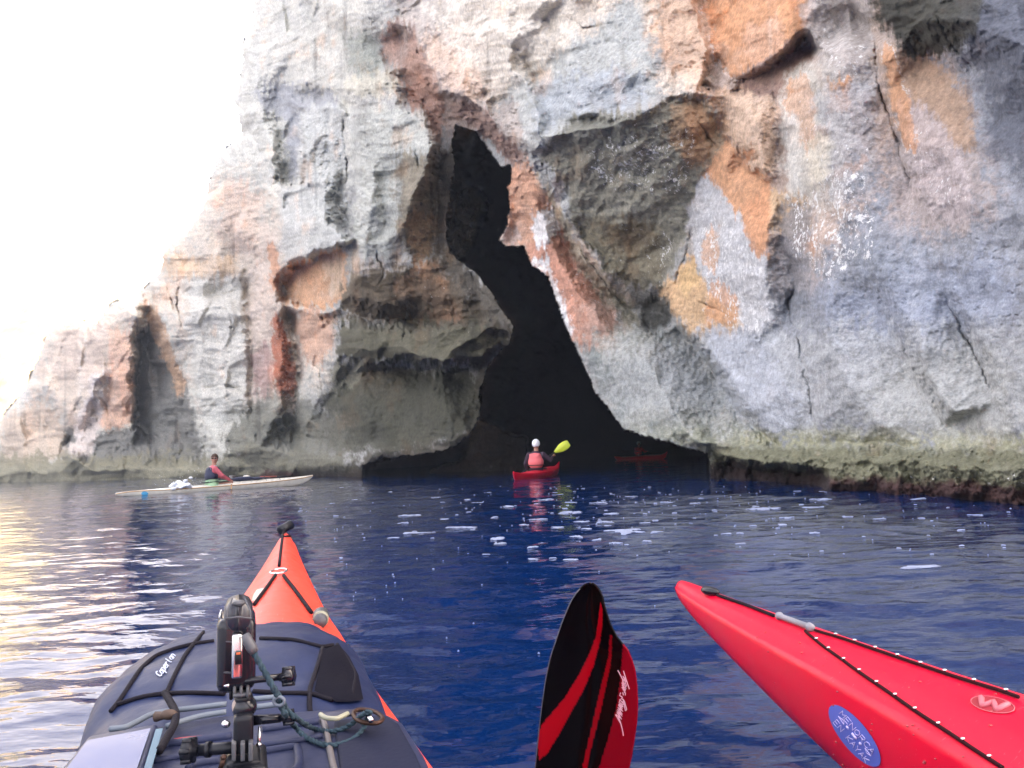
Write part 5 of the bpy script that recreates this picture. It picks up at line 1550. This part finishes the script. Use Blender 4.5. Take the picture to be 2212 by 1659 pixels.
for i in range(NB):
    for j in range(NC):
        t = j / (NC - 1)
        x = Lr[i, 0] * (1 - t) + Rr_[i, 0] * t; y = Lr[i, 1] * (1 - t) + Rr_[i, 1] * t
        s = i / (NB - 1)
        depth = 1.20 + .03 * s
        wing = .016 * math.sin(math.pi * min(1, max(0, (t - .0)))) ** 1.3 * math.sin(math.pi * min(1, s * 1.1 + .02)) ** .6
        curl = -.035 * max(0, t - .62) ** 1.2 * 2.2 * math.sin(math.pi * min(1, s * 1.0 + .05)) ** .5
        ridge = -.005 * math.exp(-((t - .52) / .05) ** 2) * s
        p = at_y(*z3(x, y), depth + wing + curl + ridge)
        verts.append(tuple(p))
        c = (.0022, .0016, .002)
        if inpoly(x, y, BAND1): c = (.30, .002, .008)
        elif inpoly(x, y, BAND2): c = (.24, .002, .007)
        elif inpoly(x, y, BAND3): c = (.20, .002, .010)
        colr += [*c, 1]
for i in range(NB - 1):
    for j in range(NC - 1):
        a = i * NC + j; faces.append((a, a + 1, a + NC + 1, a + NC))
pad = empty('paddle', at_y(*z3(380, 2090), 1.235)); tag(pad, 'black and red wing paddle with a white signature held upright between the two near kayaks', 'paddle')
M_BLADE = mat('lacquered carbon blade', (.01, .01, .01), .20, spec=.10, coat=.0)
nt = M_BLADE.node_tree; an = nt.nodes.new('ShaderNodeAttribute'); an.attribute_name = 'print'
nt.links.new(an.outputs['Color'], nt.nodes['Principled BSDF'].inputs['Base Color'])
blade = mesh_obj('blade', verts, faces, M_BLADE)
cat_ = blade.data.color_attributes.new('print', 'FLOAT_COLOR', 'POINT'); cat_.data.foreach_set('color', colr)
blade_c = Caster([blade])
put_local(blade, pad)
sm = blade.modifiers.new('thick', 'SOLIDIFY'); sm.thickness = .003; sm.offset = 1
def zs(x, y): return ((1500 + x * .13260) * .86406, (1640 + y * .13260) * .86406)
SIG = [[(345,262),(430,420),(460,520)], [(452,275),(500,430),(562,620)], [(440,370),(470,430),(425,500),(490,560)], [(470,400),(500,470),(450,560),(480,640)], [(420,500),(470,600),(420,580),(490,700),(485,735)],
       [(440,430),(430,560),(500,600),(470,690)], [(460,420),(510,560),(440,610),(490,650)], [(440,680),(450,735)], [(400,690),(380,740),(430,770),(400,820)], [(375,810),(460,900),(490,1030),(512,1000),(470,850),(430,800)],
       [(385,830),(370,870),(430,990),(360,900)], [(355,920),(440,1040),(345,960),(430,1100)], [(340,1000),(425,1130),(330,1030),(415,1190)], [(325,1060),(410,1180),(310,1100)], [(300,1100),(330,1150),(370,1220),(400,1270)],
       [(350,1130),(395,1250),(420,1340),(440,1430),(450,1500)], [(395,870),(445,960),(400,930)], [(440,840),(470,920),(430,900)]]
strokes_on(blade_c, [[zs(*p) for p in s] for s in SIG], .0015, .00085, 'signature', mat('pink white ink', (.75, .42, .50), .5), pad, 3)
rimp = [at_y(*z3(*Lr[i]), 1.20 + .03 * i / (NB - 1) - .0005) for i in range(8, NB - 20, 4)]
bm = bmesh.new(); add_tube(bm, rimp, .0009, 6); o = bm_obj('edge_rim', bm, M_GREYP); put_local(o, pad)
bm = bmesh.new(); add_tube(bm, [at_y(*z3(385, 2060), 1.235), at_y(*z3(385, 2200), 1.245), at_y(*z3(380, 2700), 1.26)], .0145, 16)
o = bm_obj('shaft', bm, M_BLACK); put_local(o, pad)

# ------------------------------------------------------------------ far kayaks
def far_kayak(tip, stern, zb, zs_, wmax, m, label, seat=.52, low=0.0):
    tip = Vector(tip); stern = Vector(stern); L = (stern - tip).length; bdir = (stern - tip) / L
    r = kayak_root('kayak', (tip.x, tip.y), (bdir.x, bdir.y), label)
    s = L / 5.0
    v_, f_ = hull_mesh(L, [(0,.012),(.3*s,.05),(1.0*s,wmax*.55),(2.0*s,wmax*.96),(2.6*s,wmax),(3.4*s,wmax*.85),(4.3*s,wmax*.42),(4.8*s,.06),(5*s,.012)],
                       [(0,zb-.02),(.5*s,.20-low*.3),(1.5*s,.16-low*.5),(2.6*s,.14-low*.6),(3.8*s,.14-low),(4.6*s,.15-low if zs_<.15 else .17),(5*s,zs_-.02)],
                       [(0,zb),(.5*s,.25-low*.3),(1.3*s,.245-low*.5),(2.2*s,.235-low*.5),(3.0*s,.19-low*.7),(4.2*s,.17-low),(4.7*s,max(.12,zs_*.75)),(5*s,zs_)],
                       [(0,zb-.05),(.2*s,.08),(.7*s,-.04),(2.4*s,-.10),(4.2*s,-.06),(4.8*s,.0),(5*s,zs_-.06)], n=70)
    hull = mesh_obj('hull', v_, f_, m, r)
    return r, L, s
def on_kayak(r, s, x=0.0, z=0.0):
    return r.matrix_basis @ Vector((x, -s, z))

# person builder ------------------------------------------------------
def capsule(bm, a, b, ra, rb, n=14):
    a, b = Vector(a), Vector(b); d = (b - a)
    pts, rs = [], []
    if d.length < 1e-5: d = Vector((0, 0, 1e-4))
    u = d.normalized()
    for k in range(4):
        ang = math.pi / 2 * (k + .35) / 4
        pts.append(a - u * ra * math.cos(ang)); rs.append(ra * math.sin(ang))
    pts.append(a); rs.append(ra)
    pts.append(b); rs.append(rb)
    for k in range(3, -1, -1):
        ang = math.pi / 2 * (k + .35) / 4
        pts.append(b + u * rb * math.cos(ang)); rs.append(rb * math.sin(ang))
    add_tube(bm, pts, rs, n)
def remeshed(name, bm, m, voxel, parent, smooth_it=3):
    o = bm_obj(name, bm, m)
    md = o.modifiers.new('r', 'REMESH'); md.mode = 'VOXEL'; md.voxel_size = voxel; md.use_smooth_shade = True
    ms = o.modifiers.new('s', 'SMOOTH'); ms.iterations = smooth_it; ms.factor = .5
    dg = bpy.context.evaluated_depsgraph_get()
    me = bpy.data.meshes.new_from_object(o.evaluated_get(dg))
    o.modifiers.clear(); old = o.data; o.data = me
    bpy.data.meshes.remove(old)
    me.polygons.foreach_set('use_smooth', [True] * len(me.polygons))
    if not me.materials: me.materials.append(m)
    o.parent = parent
    return o
def person(loc, rz, label, head_yaw, arms, vest, shirt, headgear, skirt=None, lean=.06, hair=None, collar=None, shades=False):
    """seated paddler; local x right, y forward, z up from the seat.  arms: (elbow, wrist) for left and right"""
    r = empty('person', loc, rz); tag(r, label, 'person')
    neck = Vector((0, lean + .02, .60)); head = neck + Vector((0, .02, .17))
    Rh = Matrix.Rotation(head_yaw, 3, 'Z')
    bm = bmesh.new()
    # hips, waist, chest, neck, head in one body
    add_ball(bm, (0, 0, .10), .17, 1.0, .75, .62); add_ball(bm, (0, .02, .28), .145, 1.02, .72, 1.1); add_ball(bm, (0, lean * .8, .44), .165, 1.08, .70, 1.0)
    capsule(bm, neck - Vector((0, 0, .08)), neck + Vector((0, .01, .08)), .062, .054)
    add_ball(bm, head, .105, .76, .93, 1.12, Rh)
    add_ball(bm, head + Rh @ Vector((0, .045, -.055)), .058, .86, .80, .95, Rh)      # jaw
    add_ball(bm, head + Rh @ Vector((0, .108, -.012)), .014, .9, 1.1, 1.6, Rh, 2)     # nose
    add_ball(bm, head + Rh @ Vector((0, .088, -.055)), .022, 1.1, .5, .4, Rh, 2)      # lips
    for sx in (-1, 1):
        add_ball(bm, head + Rh @ Vector((sx * .082, -.005, -.005)), .022, .45, .8, 1.3, Rh, 2)  # ears
        # thighs forward into the cockpit
        capsule(bm, (sx * .09, .02, .06), (sx * .12, .42, .09), .085, .065)
        sh = Vector((sx * .185, lean * .9, .52)); el, wr = (Vector(q) for q in arms[0 if sx < 0 else 1])
        capsule(bm, sh, el, .056, .043); capsule(bm, el, wr, .042, .028)
        # palm and five curled fingers
        d = (wr - el).normalized(); side = d.cross(Vector((0, 0, 1))).normalized(); dn = d.cross(side).normalized()
        if dn.z > 0: dn = -dn
        palm = wr + d * .045
        capsule(bm, wr + d * .01, palm + d * .03, .027, .030)
        for k, ln in enumerate((.034, .040, .037, .029)):
            base = palm + d * .035 + side * (k - 1.5) * .017
            mid = base + d * ln * .8 + dn * .014; tip_ = mid - d * .004 + dn * .030
            capsule(bm, base, mid, .0098, .009, 6); capsule(bm, mid, tip_, .009, .008, 6)
        tb = palm - side * .028; capsule(bm, tb, tb + d * .03 - side * .012 + dn * .02, .011, .009, 6)
    body = remeshed('body', bm, M_SKIN, .0075, r)
    # shirt with sleeves
    bm = bmesh.new()
    add_ball(bm, (0, 0, .12), .182, 1.0, .76, .6); add_ball(bm, (0, .02, .28), .158, 1.02, .74, 1.1); add_ball(bm, (0, lean * .8, .44), .178, 1.08, .72, .98)
    for sx in (-1, 1):
        sh = Vector((sx * .185, lean * .9, .52)); el, wr = (Vector(q) for q in arms[0 if sx < 0 else 1])
        capsule(bm, sh, el, .067, .053); capsule(bm, el, el + (wr - el) * .93, .053, .037)
    remeshed('shirt', bm, shirt, .011, r, 2)
    # buoyancy vest: padded torso with arm holes and shoulder straps
    bm = bmesh.new()
    add_ball(bm, (0, lean * .5 - .02, .33), .205, .98, .80, .95)
    add_ball(bm, (0, lean * .8 - .03, .44), .19, .92, .78, .72)
    for sx in (-1, 1): capsule(bm, (sx * .095, lean - .10, .50), (sx * .105, lean + .085, .50), .052, .052); 
    o = remeshed('vest', bm, vest, .012, r, 3)
    for v in o.data.vertices:
        if v.co.z < .17: v.co.z = .17 - (.17 - v.co.z) * .15
    # belt and panels
    bm = bmesh.new()
    add_tube(bm, [(math.cos(t) * .205, lean * .5 - .02 + math.sin(t) * .168, .255) for t in [2 * math.pi * i / 28 for i in range(28)]], .011, 6, closed=True)
    bm_obj('vest_belt', bm, M_BLACK, r)
    if collar:
        bm = bmesh.new(); add_tube(bm, [(math.cos(t) * .085, lean + math.sin(t) * .075, .575 + .01 * math.sin(t)) for t in [2 * math.pi * i / 20 for i in range(20)]], .022, 8, closed=True)
        bm_obj('collar', bm, collar, r)
    if skirt:
        bm = bmesh.new(); n = 28; rings = []
        for (rx, ry, z) in ((.195, .150, .26), (.20, .155, .17), (.23, .19, .10), (.26, .26, .045)):
            rings.append([bm.verts.new((math.cos(2*math.pi*i/n) * rx, math.sin(2*math.pi*i/n) * ry + .02, z + .006 * math.sin(i * 2.4))) for i in range(n)])
        for A_, B_ in zip(rings[:-1], rings[1:]):
            for i in range(n): bm.faces.new((A_[i], A_[(i+1)%n], B_[(i+1)%n], B_[i]))
        bm_obj('spray_skirt', bm, skirt, r)
    if headgear:
        bm = bmesh.new(); add_ball(bm, head + Vector((0, 0, .022)), .118, .86, 1.02, 1.05, Rh, 4)
        geom = [v for v in bm.verts if (Rh.transposed() @ (v.co - head)).z < -.035 - .35 * max(0, -(Rh.transposed() @ (v.co - head)).y) + .5 * max(0, (Rh.transposed() @ (v.co - head)).y)]
        bmesh.ops.delete(bm, geom=geom, context='VERTS')
        o = bm_obj('helmet', bm, headgear, r); md = o.modifiers.new('t', 'SOLIDIFY'); md.thickness = .008
    if hair:
        bm = bmesh.new(); add_ball(bm, head + Rh @ Vector((0, -.012, .02)), .112, .80, .95, 1.10, Rh, 4)
        def keep(v):
            q = Rh.transposed() @ (v.co - head); return q.z > .050 or (q.y < .01 and q.z > -.055)
        bmesh.ops.delete(bm, geom=[v for v in bm.verts if not keep(v)], context='VERTS')
        for v in bm.verts: v.co += Vector((random.uniform(-1, 1), random.uniform(-1, 1), random.uniform(-1, 1))) * .003
        o = bm_obj('hair', bm, hair, r); md = o.modifiers.new('t', 'SOLIDIFY'); md.thickness = .01
    if shades:
        bm = bmesh.new()
        for sx in (-1, 1):
            add_ball(bm, head + Rh @ Vector((sx * .034, .094, .018)), .030, 1.05, .35, .72, Rh, 3)
            add_tube(bm, [head + Rh @ Vector((sx * .062, .088, .020)), head + Rh @ Vector((sx * .086, .0, .018))], .005, 6)
        add_tube(bm, [head + Rh @ Vector((-.02, .103, .022)), head + Rh @ Vector((.02, .103, .022))], .005, 6)
        bm_obj('sunglasses', bm, M_SHADE, r)
    else:
        for sx in (-1, 1):
            bm = bmesh.new(); add_ball(bm, head + Rh @ Vector((sx * .034, .088, .014)), .012, 1, .7, .8, Rh, 2)
            bm_obj('eye', bm, M_SHADE, r)
    return r

# ---- white kayak and its paddler, far left
wk, wl_, ws = far_kayak((-5.76, 21.1), (-9.72, 18.05), .27, .10, .27, M_WHITE, 'long cream white sea kayak with tan seam and gear on its foredeck', low=.03)
bd = (Vector((-9.72, 18.05)) - Vector((-5.76, 21.1))).normalized()
wk_hull = wk.children[0]
seam = []
for side in (1, -1):
    bm = bmesh.new(); pts = []
    me = wk_hull.data; ring = 20
    for i in range(0, 70, 2):
        v = me.vertices[i * ring + (5 if side == 1 else ring - 5)].co
        pts.append(Vector((v.x * 1.01 + .003 * side, v.y, v.z)))
    add_tube(bm, pts, .011, 6); bm_obj('seam_tape', bm, M_TAN, wk)
SEAT = 2.72 * ws
coaming(wk, SEAT - .05, .20, .36, .235, M_GREENS)
# gear on the foredeck
bm = bmesh.new(); add_ball(bm, (0, -1.95 * ws, .27), .15, .9, 2.2, .42); add_ball(bm, (.03, -1.62 * ws, .26), .12, .8, 1.7, .38)
bm_obj('deck_bag', bm, M_NAVY, wk)
bm = bmesh.new(); add_ball(bm, (-.02, -1.85 * ws, .325), .06, 1.2, 1.7, .6)
bm_obj('white_pouch', bm, M_WHITE, wk)
bm = bmesh.new(); add_tube(bm, [(.02, -1.5 * ws, .30), (.04, -1.05 * ws, .285)], .018, 8); bm_obj('rolled_chart', bm, mat('red brown roll', (.30, .07, .05), .6), wk)
bm = bmesh.new(); add_tube(bm, [(-.05, -1.2 * ws, .27), (-.03, -.85 * ws, .27), (.0, -.55 * ws, .268)], [.03, .025, .012], 8)
add_tube(bm, [(0, -.62 * ws, .26), (0, -.60 * ws, .31), (.02, -.60 * ws, .33)], .006, 6)
bm_obj('spare_paddle', bm, M_BLACK, wk)
for s_ in (1.0, 1.4, 2.1):
    bm = bmesh.new()
    w_ = .17 if s_ < 1.2 else .23
    add_tube(bm, [(-w_, -s_ * ws, .20), (-w_ * .4, -s_ * ws, .30 if s_ > 1.2 else .265), (w_ * .4, -s_ * ws, .30 if s_ > 1.2 else .265), (w_, -s_ * ws, .20)], .006, 6); bm_obj('deck_line', bm, M_CORD, wk)
# cyan disc on the stern quarter (near side)
nside = Vector((0, 0, 0))
bm = bmesh.new()
L4 = 4.35 * ws
me = wk_hull.data
def near_pt(sd, frac):
    best = min(range(70), key=lambda i: abs(me.vertices[i * 20].co.y + sd)); return best
bi = near_pt(L4, 0)
for sgn in (1, -1):
    v6 = me.vertices[bi * 20 + (6 if sgn == 1 else 14)].co; v7 = me.vertices[bi * 20 + (7 if sgn == 1 else 13)].co
    c = (v6 + v7) / 2; add_ball(bm, c + Vector((.004 * sgn, 0, .0)), .085, .12, 1, .62)
bm_obj('round_sticker', bm, M_CYAN, wk)
rzk = wk.rotation_euler.z
ploc = on_kayak(wk, SEAT + .05, 0, .06)
# his head is turned to look back at the camera
person(ploc, rzk, 'paddler in navy vest and pink sleeves with dark sunglasses sitting in the white kayak', math.radians(-112),
       [((-.26, .22, .34), (-.05, .40, .24)), ((.27, .20, .33), (.19, .42, .20))], M_NAVY, M_PINKS, None, M_GREENS, .05, hair=M_HAIR, collar=mat('grey collar', (.40, .40, .42), .7), shades=True)
def paddle(a, b, label, blade_m, shaft_m, bl=.44, bw=.085, feather=0.0, group=None):
    """two-bladed paddle from blade tip a to blade tip b"""
    a, b = Vector(a), Vector(b); u = (b - a).normalized(); L = (b - a).length
    r = empty('paddle', (a + b) / 2); tag(r, label, 'paddle')
    bm = bmesh.new(); add_tube(bm, [a + u * (bl - .06), b - u * (bl - .06)], .015, 10)
    o = bm_obj('shaft', bm, shaft_m); put_local(o, r)
    for (p, d, fe) in ((a, u, 0), (b, -u, feather)):
        toc = (Vector((0, 0, CAM_H)) - p).normalized()
        w = d.cross(toc).normalized(); w = Matrix.Rotation(fe, 3, d) @ w; nrm = w.cross(d).normalized()
        v_, f_ = [], []; n = 26
        for i in range(n):
            s = i / (n - 1); hw = bw * (math.sin(math.pi * min(1, .08 + s * .92) ** .75) ** .65) * (1 if s < .55 else 1 - (s - .55) * .9) + .008
            for j in range(9):
                t = j / 4 - 1; q = p + d * (s * bl) + w * (t * hw) + nrm * (.018 * (1 - t * t) * math.sin(math.pi * s) + .01 * math.exp(-(t / .18) ** 2) * s)
                v_.append(tuple(q))
        for i in range(n - 1):
            for j in range(8): k = i * 9 + j; f_.append((k, k + 1, k + 10, k + 9))
        o = mesh_obj('blade', v_, f_, blade_m); put_local(o, r)
        md = o.modifiers.new('t', 'SOLIDIFY'); md.thickness = .006; md.offset = 0
    return r
hl = on_kayak(wk, SEAT + .05 - .46, -.02, .30); hr = on_kayak(wk, SEAT + .05 - .49, .20, .24)
ud = (hr - hl).normalized()
hmid = (hl + hr) / 2
paddle(hmid + Vector((.35, -.95, -.33)), hmid - Vector((.25, -.80, -.10)), 'paddle held low across the white kayak with its near blade dipping in the water', M_BLACK, M_TAN)
# ---- red kayak seen from astern with its paddler
rk, rl, rs_ = far_kayak((1.22, 20.7), (-.06, 17.0), .36, .23, .29, M_RED, 'small red kayak seen from astern in front of the cave mouth')
coaming(rk, 2.55 * rs_, .20, .33, .225, M_BAGD)
ploc = on_kayak(rk, 2.75 * rs_, 0, .06)
person(ploc, rk.rotation_euler.z, 'paddler in white helmet and coral vest seen from behind in front of the cave', math.radians(6),
       [((-.31, .10, .30), (-.34, .28, .14)), ((.33, .14, .36), (.36, .30, .45))], M_VEST, M_DARKS, M_HELM, None, .03)
yb = ploc.y
tipb = at_y(1229, 957, yb + .15); hand = at_y(1186, 982, yb + .25)
uu = (tipb - hand).normalized(); other = tipb - uu * 2.15
lh = at_y(1140, 1012, yb + .2)
paddle(tipb, hand + (lh - hand) * 3.1, 'lime yellow paddle raised in the right hand of the white helmeted paddler', M_YELLOW, M_BLACK, .46, .105, feather=1.2)
# ---- red kayak deep in the cave
ck, cl, cs = far_kayak((7.62, 37.2), (5.5, 41.2), .38, .22, .30, mat('bright red plastic', (.85, .02, .02), .3), 'red kayak half lost in the dark at the right inside the cave')
coaming(ck, 2.4 * cs, .20, .34, .235, M_BAGD)
ploc = on_kayak(ck, 2.6 * cs, 0, .06)
person(ploc, ck.rotation_euler.z, 'paddler in red vest and pale helmet deep in the dark of the cave', math.radians(-20),
       [((-.30, .14, .34), (-.30, .34, .36)), ((.30, .14, .30), (.28, .34, .22))], mat('red vest', (.85, .05, .04), .55), mat('red shirt', (.7, .04, .04), .7), mat('pale helmet', (.6, .6, .6), .3), None, .03)
c_ = Vector(ploc)
paddle(c_ + Vector((-1.0, -.35, .62)), c_ + Vector((1.05, -.3, .05)), 'dark paddle held across the red kayak deep in the cave', M_BLACK, M_BLACK)

# ------------------------------------------------------------------ foam and splash
def build_foam():
    rnd = random.Random(7)
    # picture position, half width in picture units
    spots = [(905,1153,36),(890,1113,26),(870,1130,16),(1000,1140,32),(1078,1163,24),(1083,1172,16),(1130,1135,12),(1163,1122,18),(1235,1108,22),(1255,1128,18),(1322,1110,18),(1350,1150,36),(1398,1166,18),
             (1150,1208,14),(1230,1212,16),(1152,1180,12),(1245,1160,14),(1310,1128,20),(1290,1165,12),(1990,1226,44),(1650,1098,32),(1782,1079,26),(1832,1117,12),(1984,1079,20),(2075,1140,14),(2110,1112,14),(1690,1133,10),
             (1568,1152,12),(1440,1086,16),(1500,1088,12),(1030,1085,14),(1180,1080,14),(1230,1085,12),(1290,1088,16),(1365,1075,14),(1100,1095,16),(940,1075,12),(850,1165,10),(1700,1118,14),(2140,1080,14),(1900,1120,10),
             (1600,1170,9),(1760,1150,9),(1205,1140,16),(1268,1145,14),(1330,1170,14),(1395,1130,12),(1420,1150,18),(960,1120,10),(1050,1200,8),(1750,1095,20)]
    for _ in range(190):
        u = rnd.gauss(1250, 270); v = 1050 + abs(rnd.gauss(0, 62))
        spots.append((u, v, 1.2 + 6.5 * rnd.random() ** 3))
    for _ in range(60):
        spots.append((rnd.uniform(1500, 2200), rnd.uniform(1065, 1200), 1.2 + 4 * rnd.random() ** 3))
    for _ in range(34):
        spots.append((rnd.uniform(640, 900), rnd.uniform(1085, 1300), rnd.uniform(.9, 2.0)))
    for _ in range(16):
        spots.append((rnd.uniform(860, 1500), rnd.uniform(1180, 1460), rnd.uniform(1.0, 2.0)))
    verts, faces = [], []
    P2 = []
    for (u, v, hw) in spots:
        c = at_z(u, v, 0.0)
        if c.y < .4 or c.y > 40: continue
        R_ = hw * c.y / FPX
        lobes = 9 if hw > 20 else (5 if hw > 10 else 1)
        R_ *= .62 if hw > 10 else 1.0
        for l in range(lobes):
            off = Vector((rnd.uniform(-1.5, 1.5) * R_, rnd.uniform(-.9, .9) * R_ * 1.1, 0)) if l else Vector((0, 0, 0))
            r0 = R_ * (1 if l == 0 else rnd.uniform(.12, .6))
            n = 26 if hw > 8 else 10
            asp = rnd.uniform(.35, .8)
            ph = [rnd.uniform(0, 6.28) for _ in range(6)]
            base = len(P2); P2.append((c.x + off.x, c.y + off.y, .006))
            for ring, zz in ((.5, .006), (.8, .005), (1.0, .0005)):
                for k in range(n):
                    t = 2 * math.pi * k / n
                    q = 1 + .30 * math.sin(2 * t + ph[0]) + .20 * math.sin(3 * t + ph[1]) + .16 * math.sin(5 * t + ph[2]) + .13 * math.sin(8 * t + ph[3]) + (.12 * math.sin(11 * t + ph[4]) if n > 12 else 0)
                    P2.append((c.x + off.x + math.cos(t) * r0 * q * ring, c.y + off.y + math.sin(t) * r0 * q * ring * asp * 1.3, zz))
            for k in range(n):
                j = (k + 1) % n
                faces.append((base, base + 1 + k, base + 1 + j))
                for ri in range(2):
                    a = base + 1 + ri * n
                    faces.append((a + k, a + n + k, a + n + j, a + j))
    A_ = np.array(P2)
    z = wave_h(A_[:, 0], A_[:, 1]) * np.clip(1 - np.hypot(A_[:, 0], A_[:, 1]) / 110, 0, 1)
    A_[:, 2] += z + .001
    o = mesh_obj('sea_foam', A_.tolist(), faces, M_FOAM); tag(o, kind='stuff')
build_foam()
M_SPL = mat('splashed white water', (.70, .74, .80), .3)
# splash behind the white kayak's paddler
bm = bmesh.new(); rnd = random.Random(3)
bc = on_kayak(wk, SEAT + .75, .12, .12)
lump = bmesh.new()
for _ in range(40):
    p = Vector((rnd.gauss(0, .13), rnd.gauss(0, .11), abs(rnd.gauss(0, .07))))
    add_ball(lump, p, rnd.uniform(.04, .08), 1.2, 1, .7, sub=2)
tmp_parent = empty('tmp', (0, 0, 0))
lo = remeshed('lump', lump, M_SPL, .02, tmp_parent, 6)
bm.from_mesh(lo.data)
bmesh.ops.translate(bm, verts=bm.verts, vec=bc)
bpy.data.objects.remove(lo); bpy.data.objects.remove(tmp_parent)
for _ in range(60):
    p = bc + Vector((rnd.gauss(.1, .45), rnd.gauss(0, .2), abs(rnd.gauss(.15, .2))))
    add_ball(bm, p, rnd.uniform(.004, .009), 1, 1, 1, sub=1)
o = bm_obj('water_splash', bm, M_SPL); tag(o, kind='stuff')

# pieces that belong to a part hang from that part
OWNER = {'latch_slot': 'latch', 'vest_belt': 'vest', 'fitting_band': 'deck_fitting', 'emblem_letter': 'emblem', 'emblem_rim': 'emblem',
         'sticker_lettering': 'round_sticker', 'sticker_dots': 'round_sticker', 'sticker_wing': 'round_sticker', 'bag_lettering': 'bag_body',
         'signature': 'blade', 'edge_rim': 'blade', 'eye': 'body', 'splice_ring': 'strand', 'cord_knot': 'cord'}
for o in list(bpy.data.objects):
    base = o.name.split('.')[0]
    if base in OWNER and o.parent is not None and o.parent.type == 'EMPTY':
        for q in o.parent.children:
            if q.name.split('.')[0] == OWNER[base]:
                o.parent = q; break
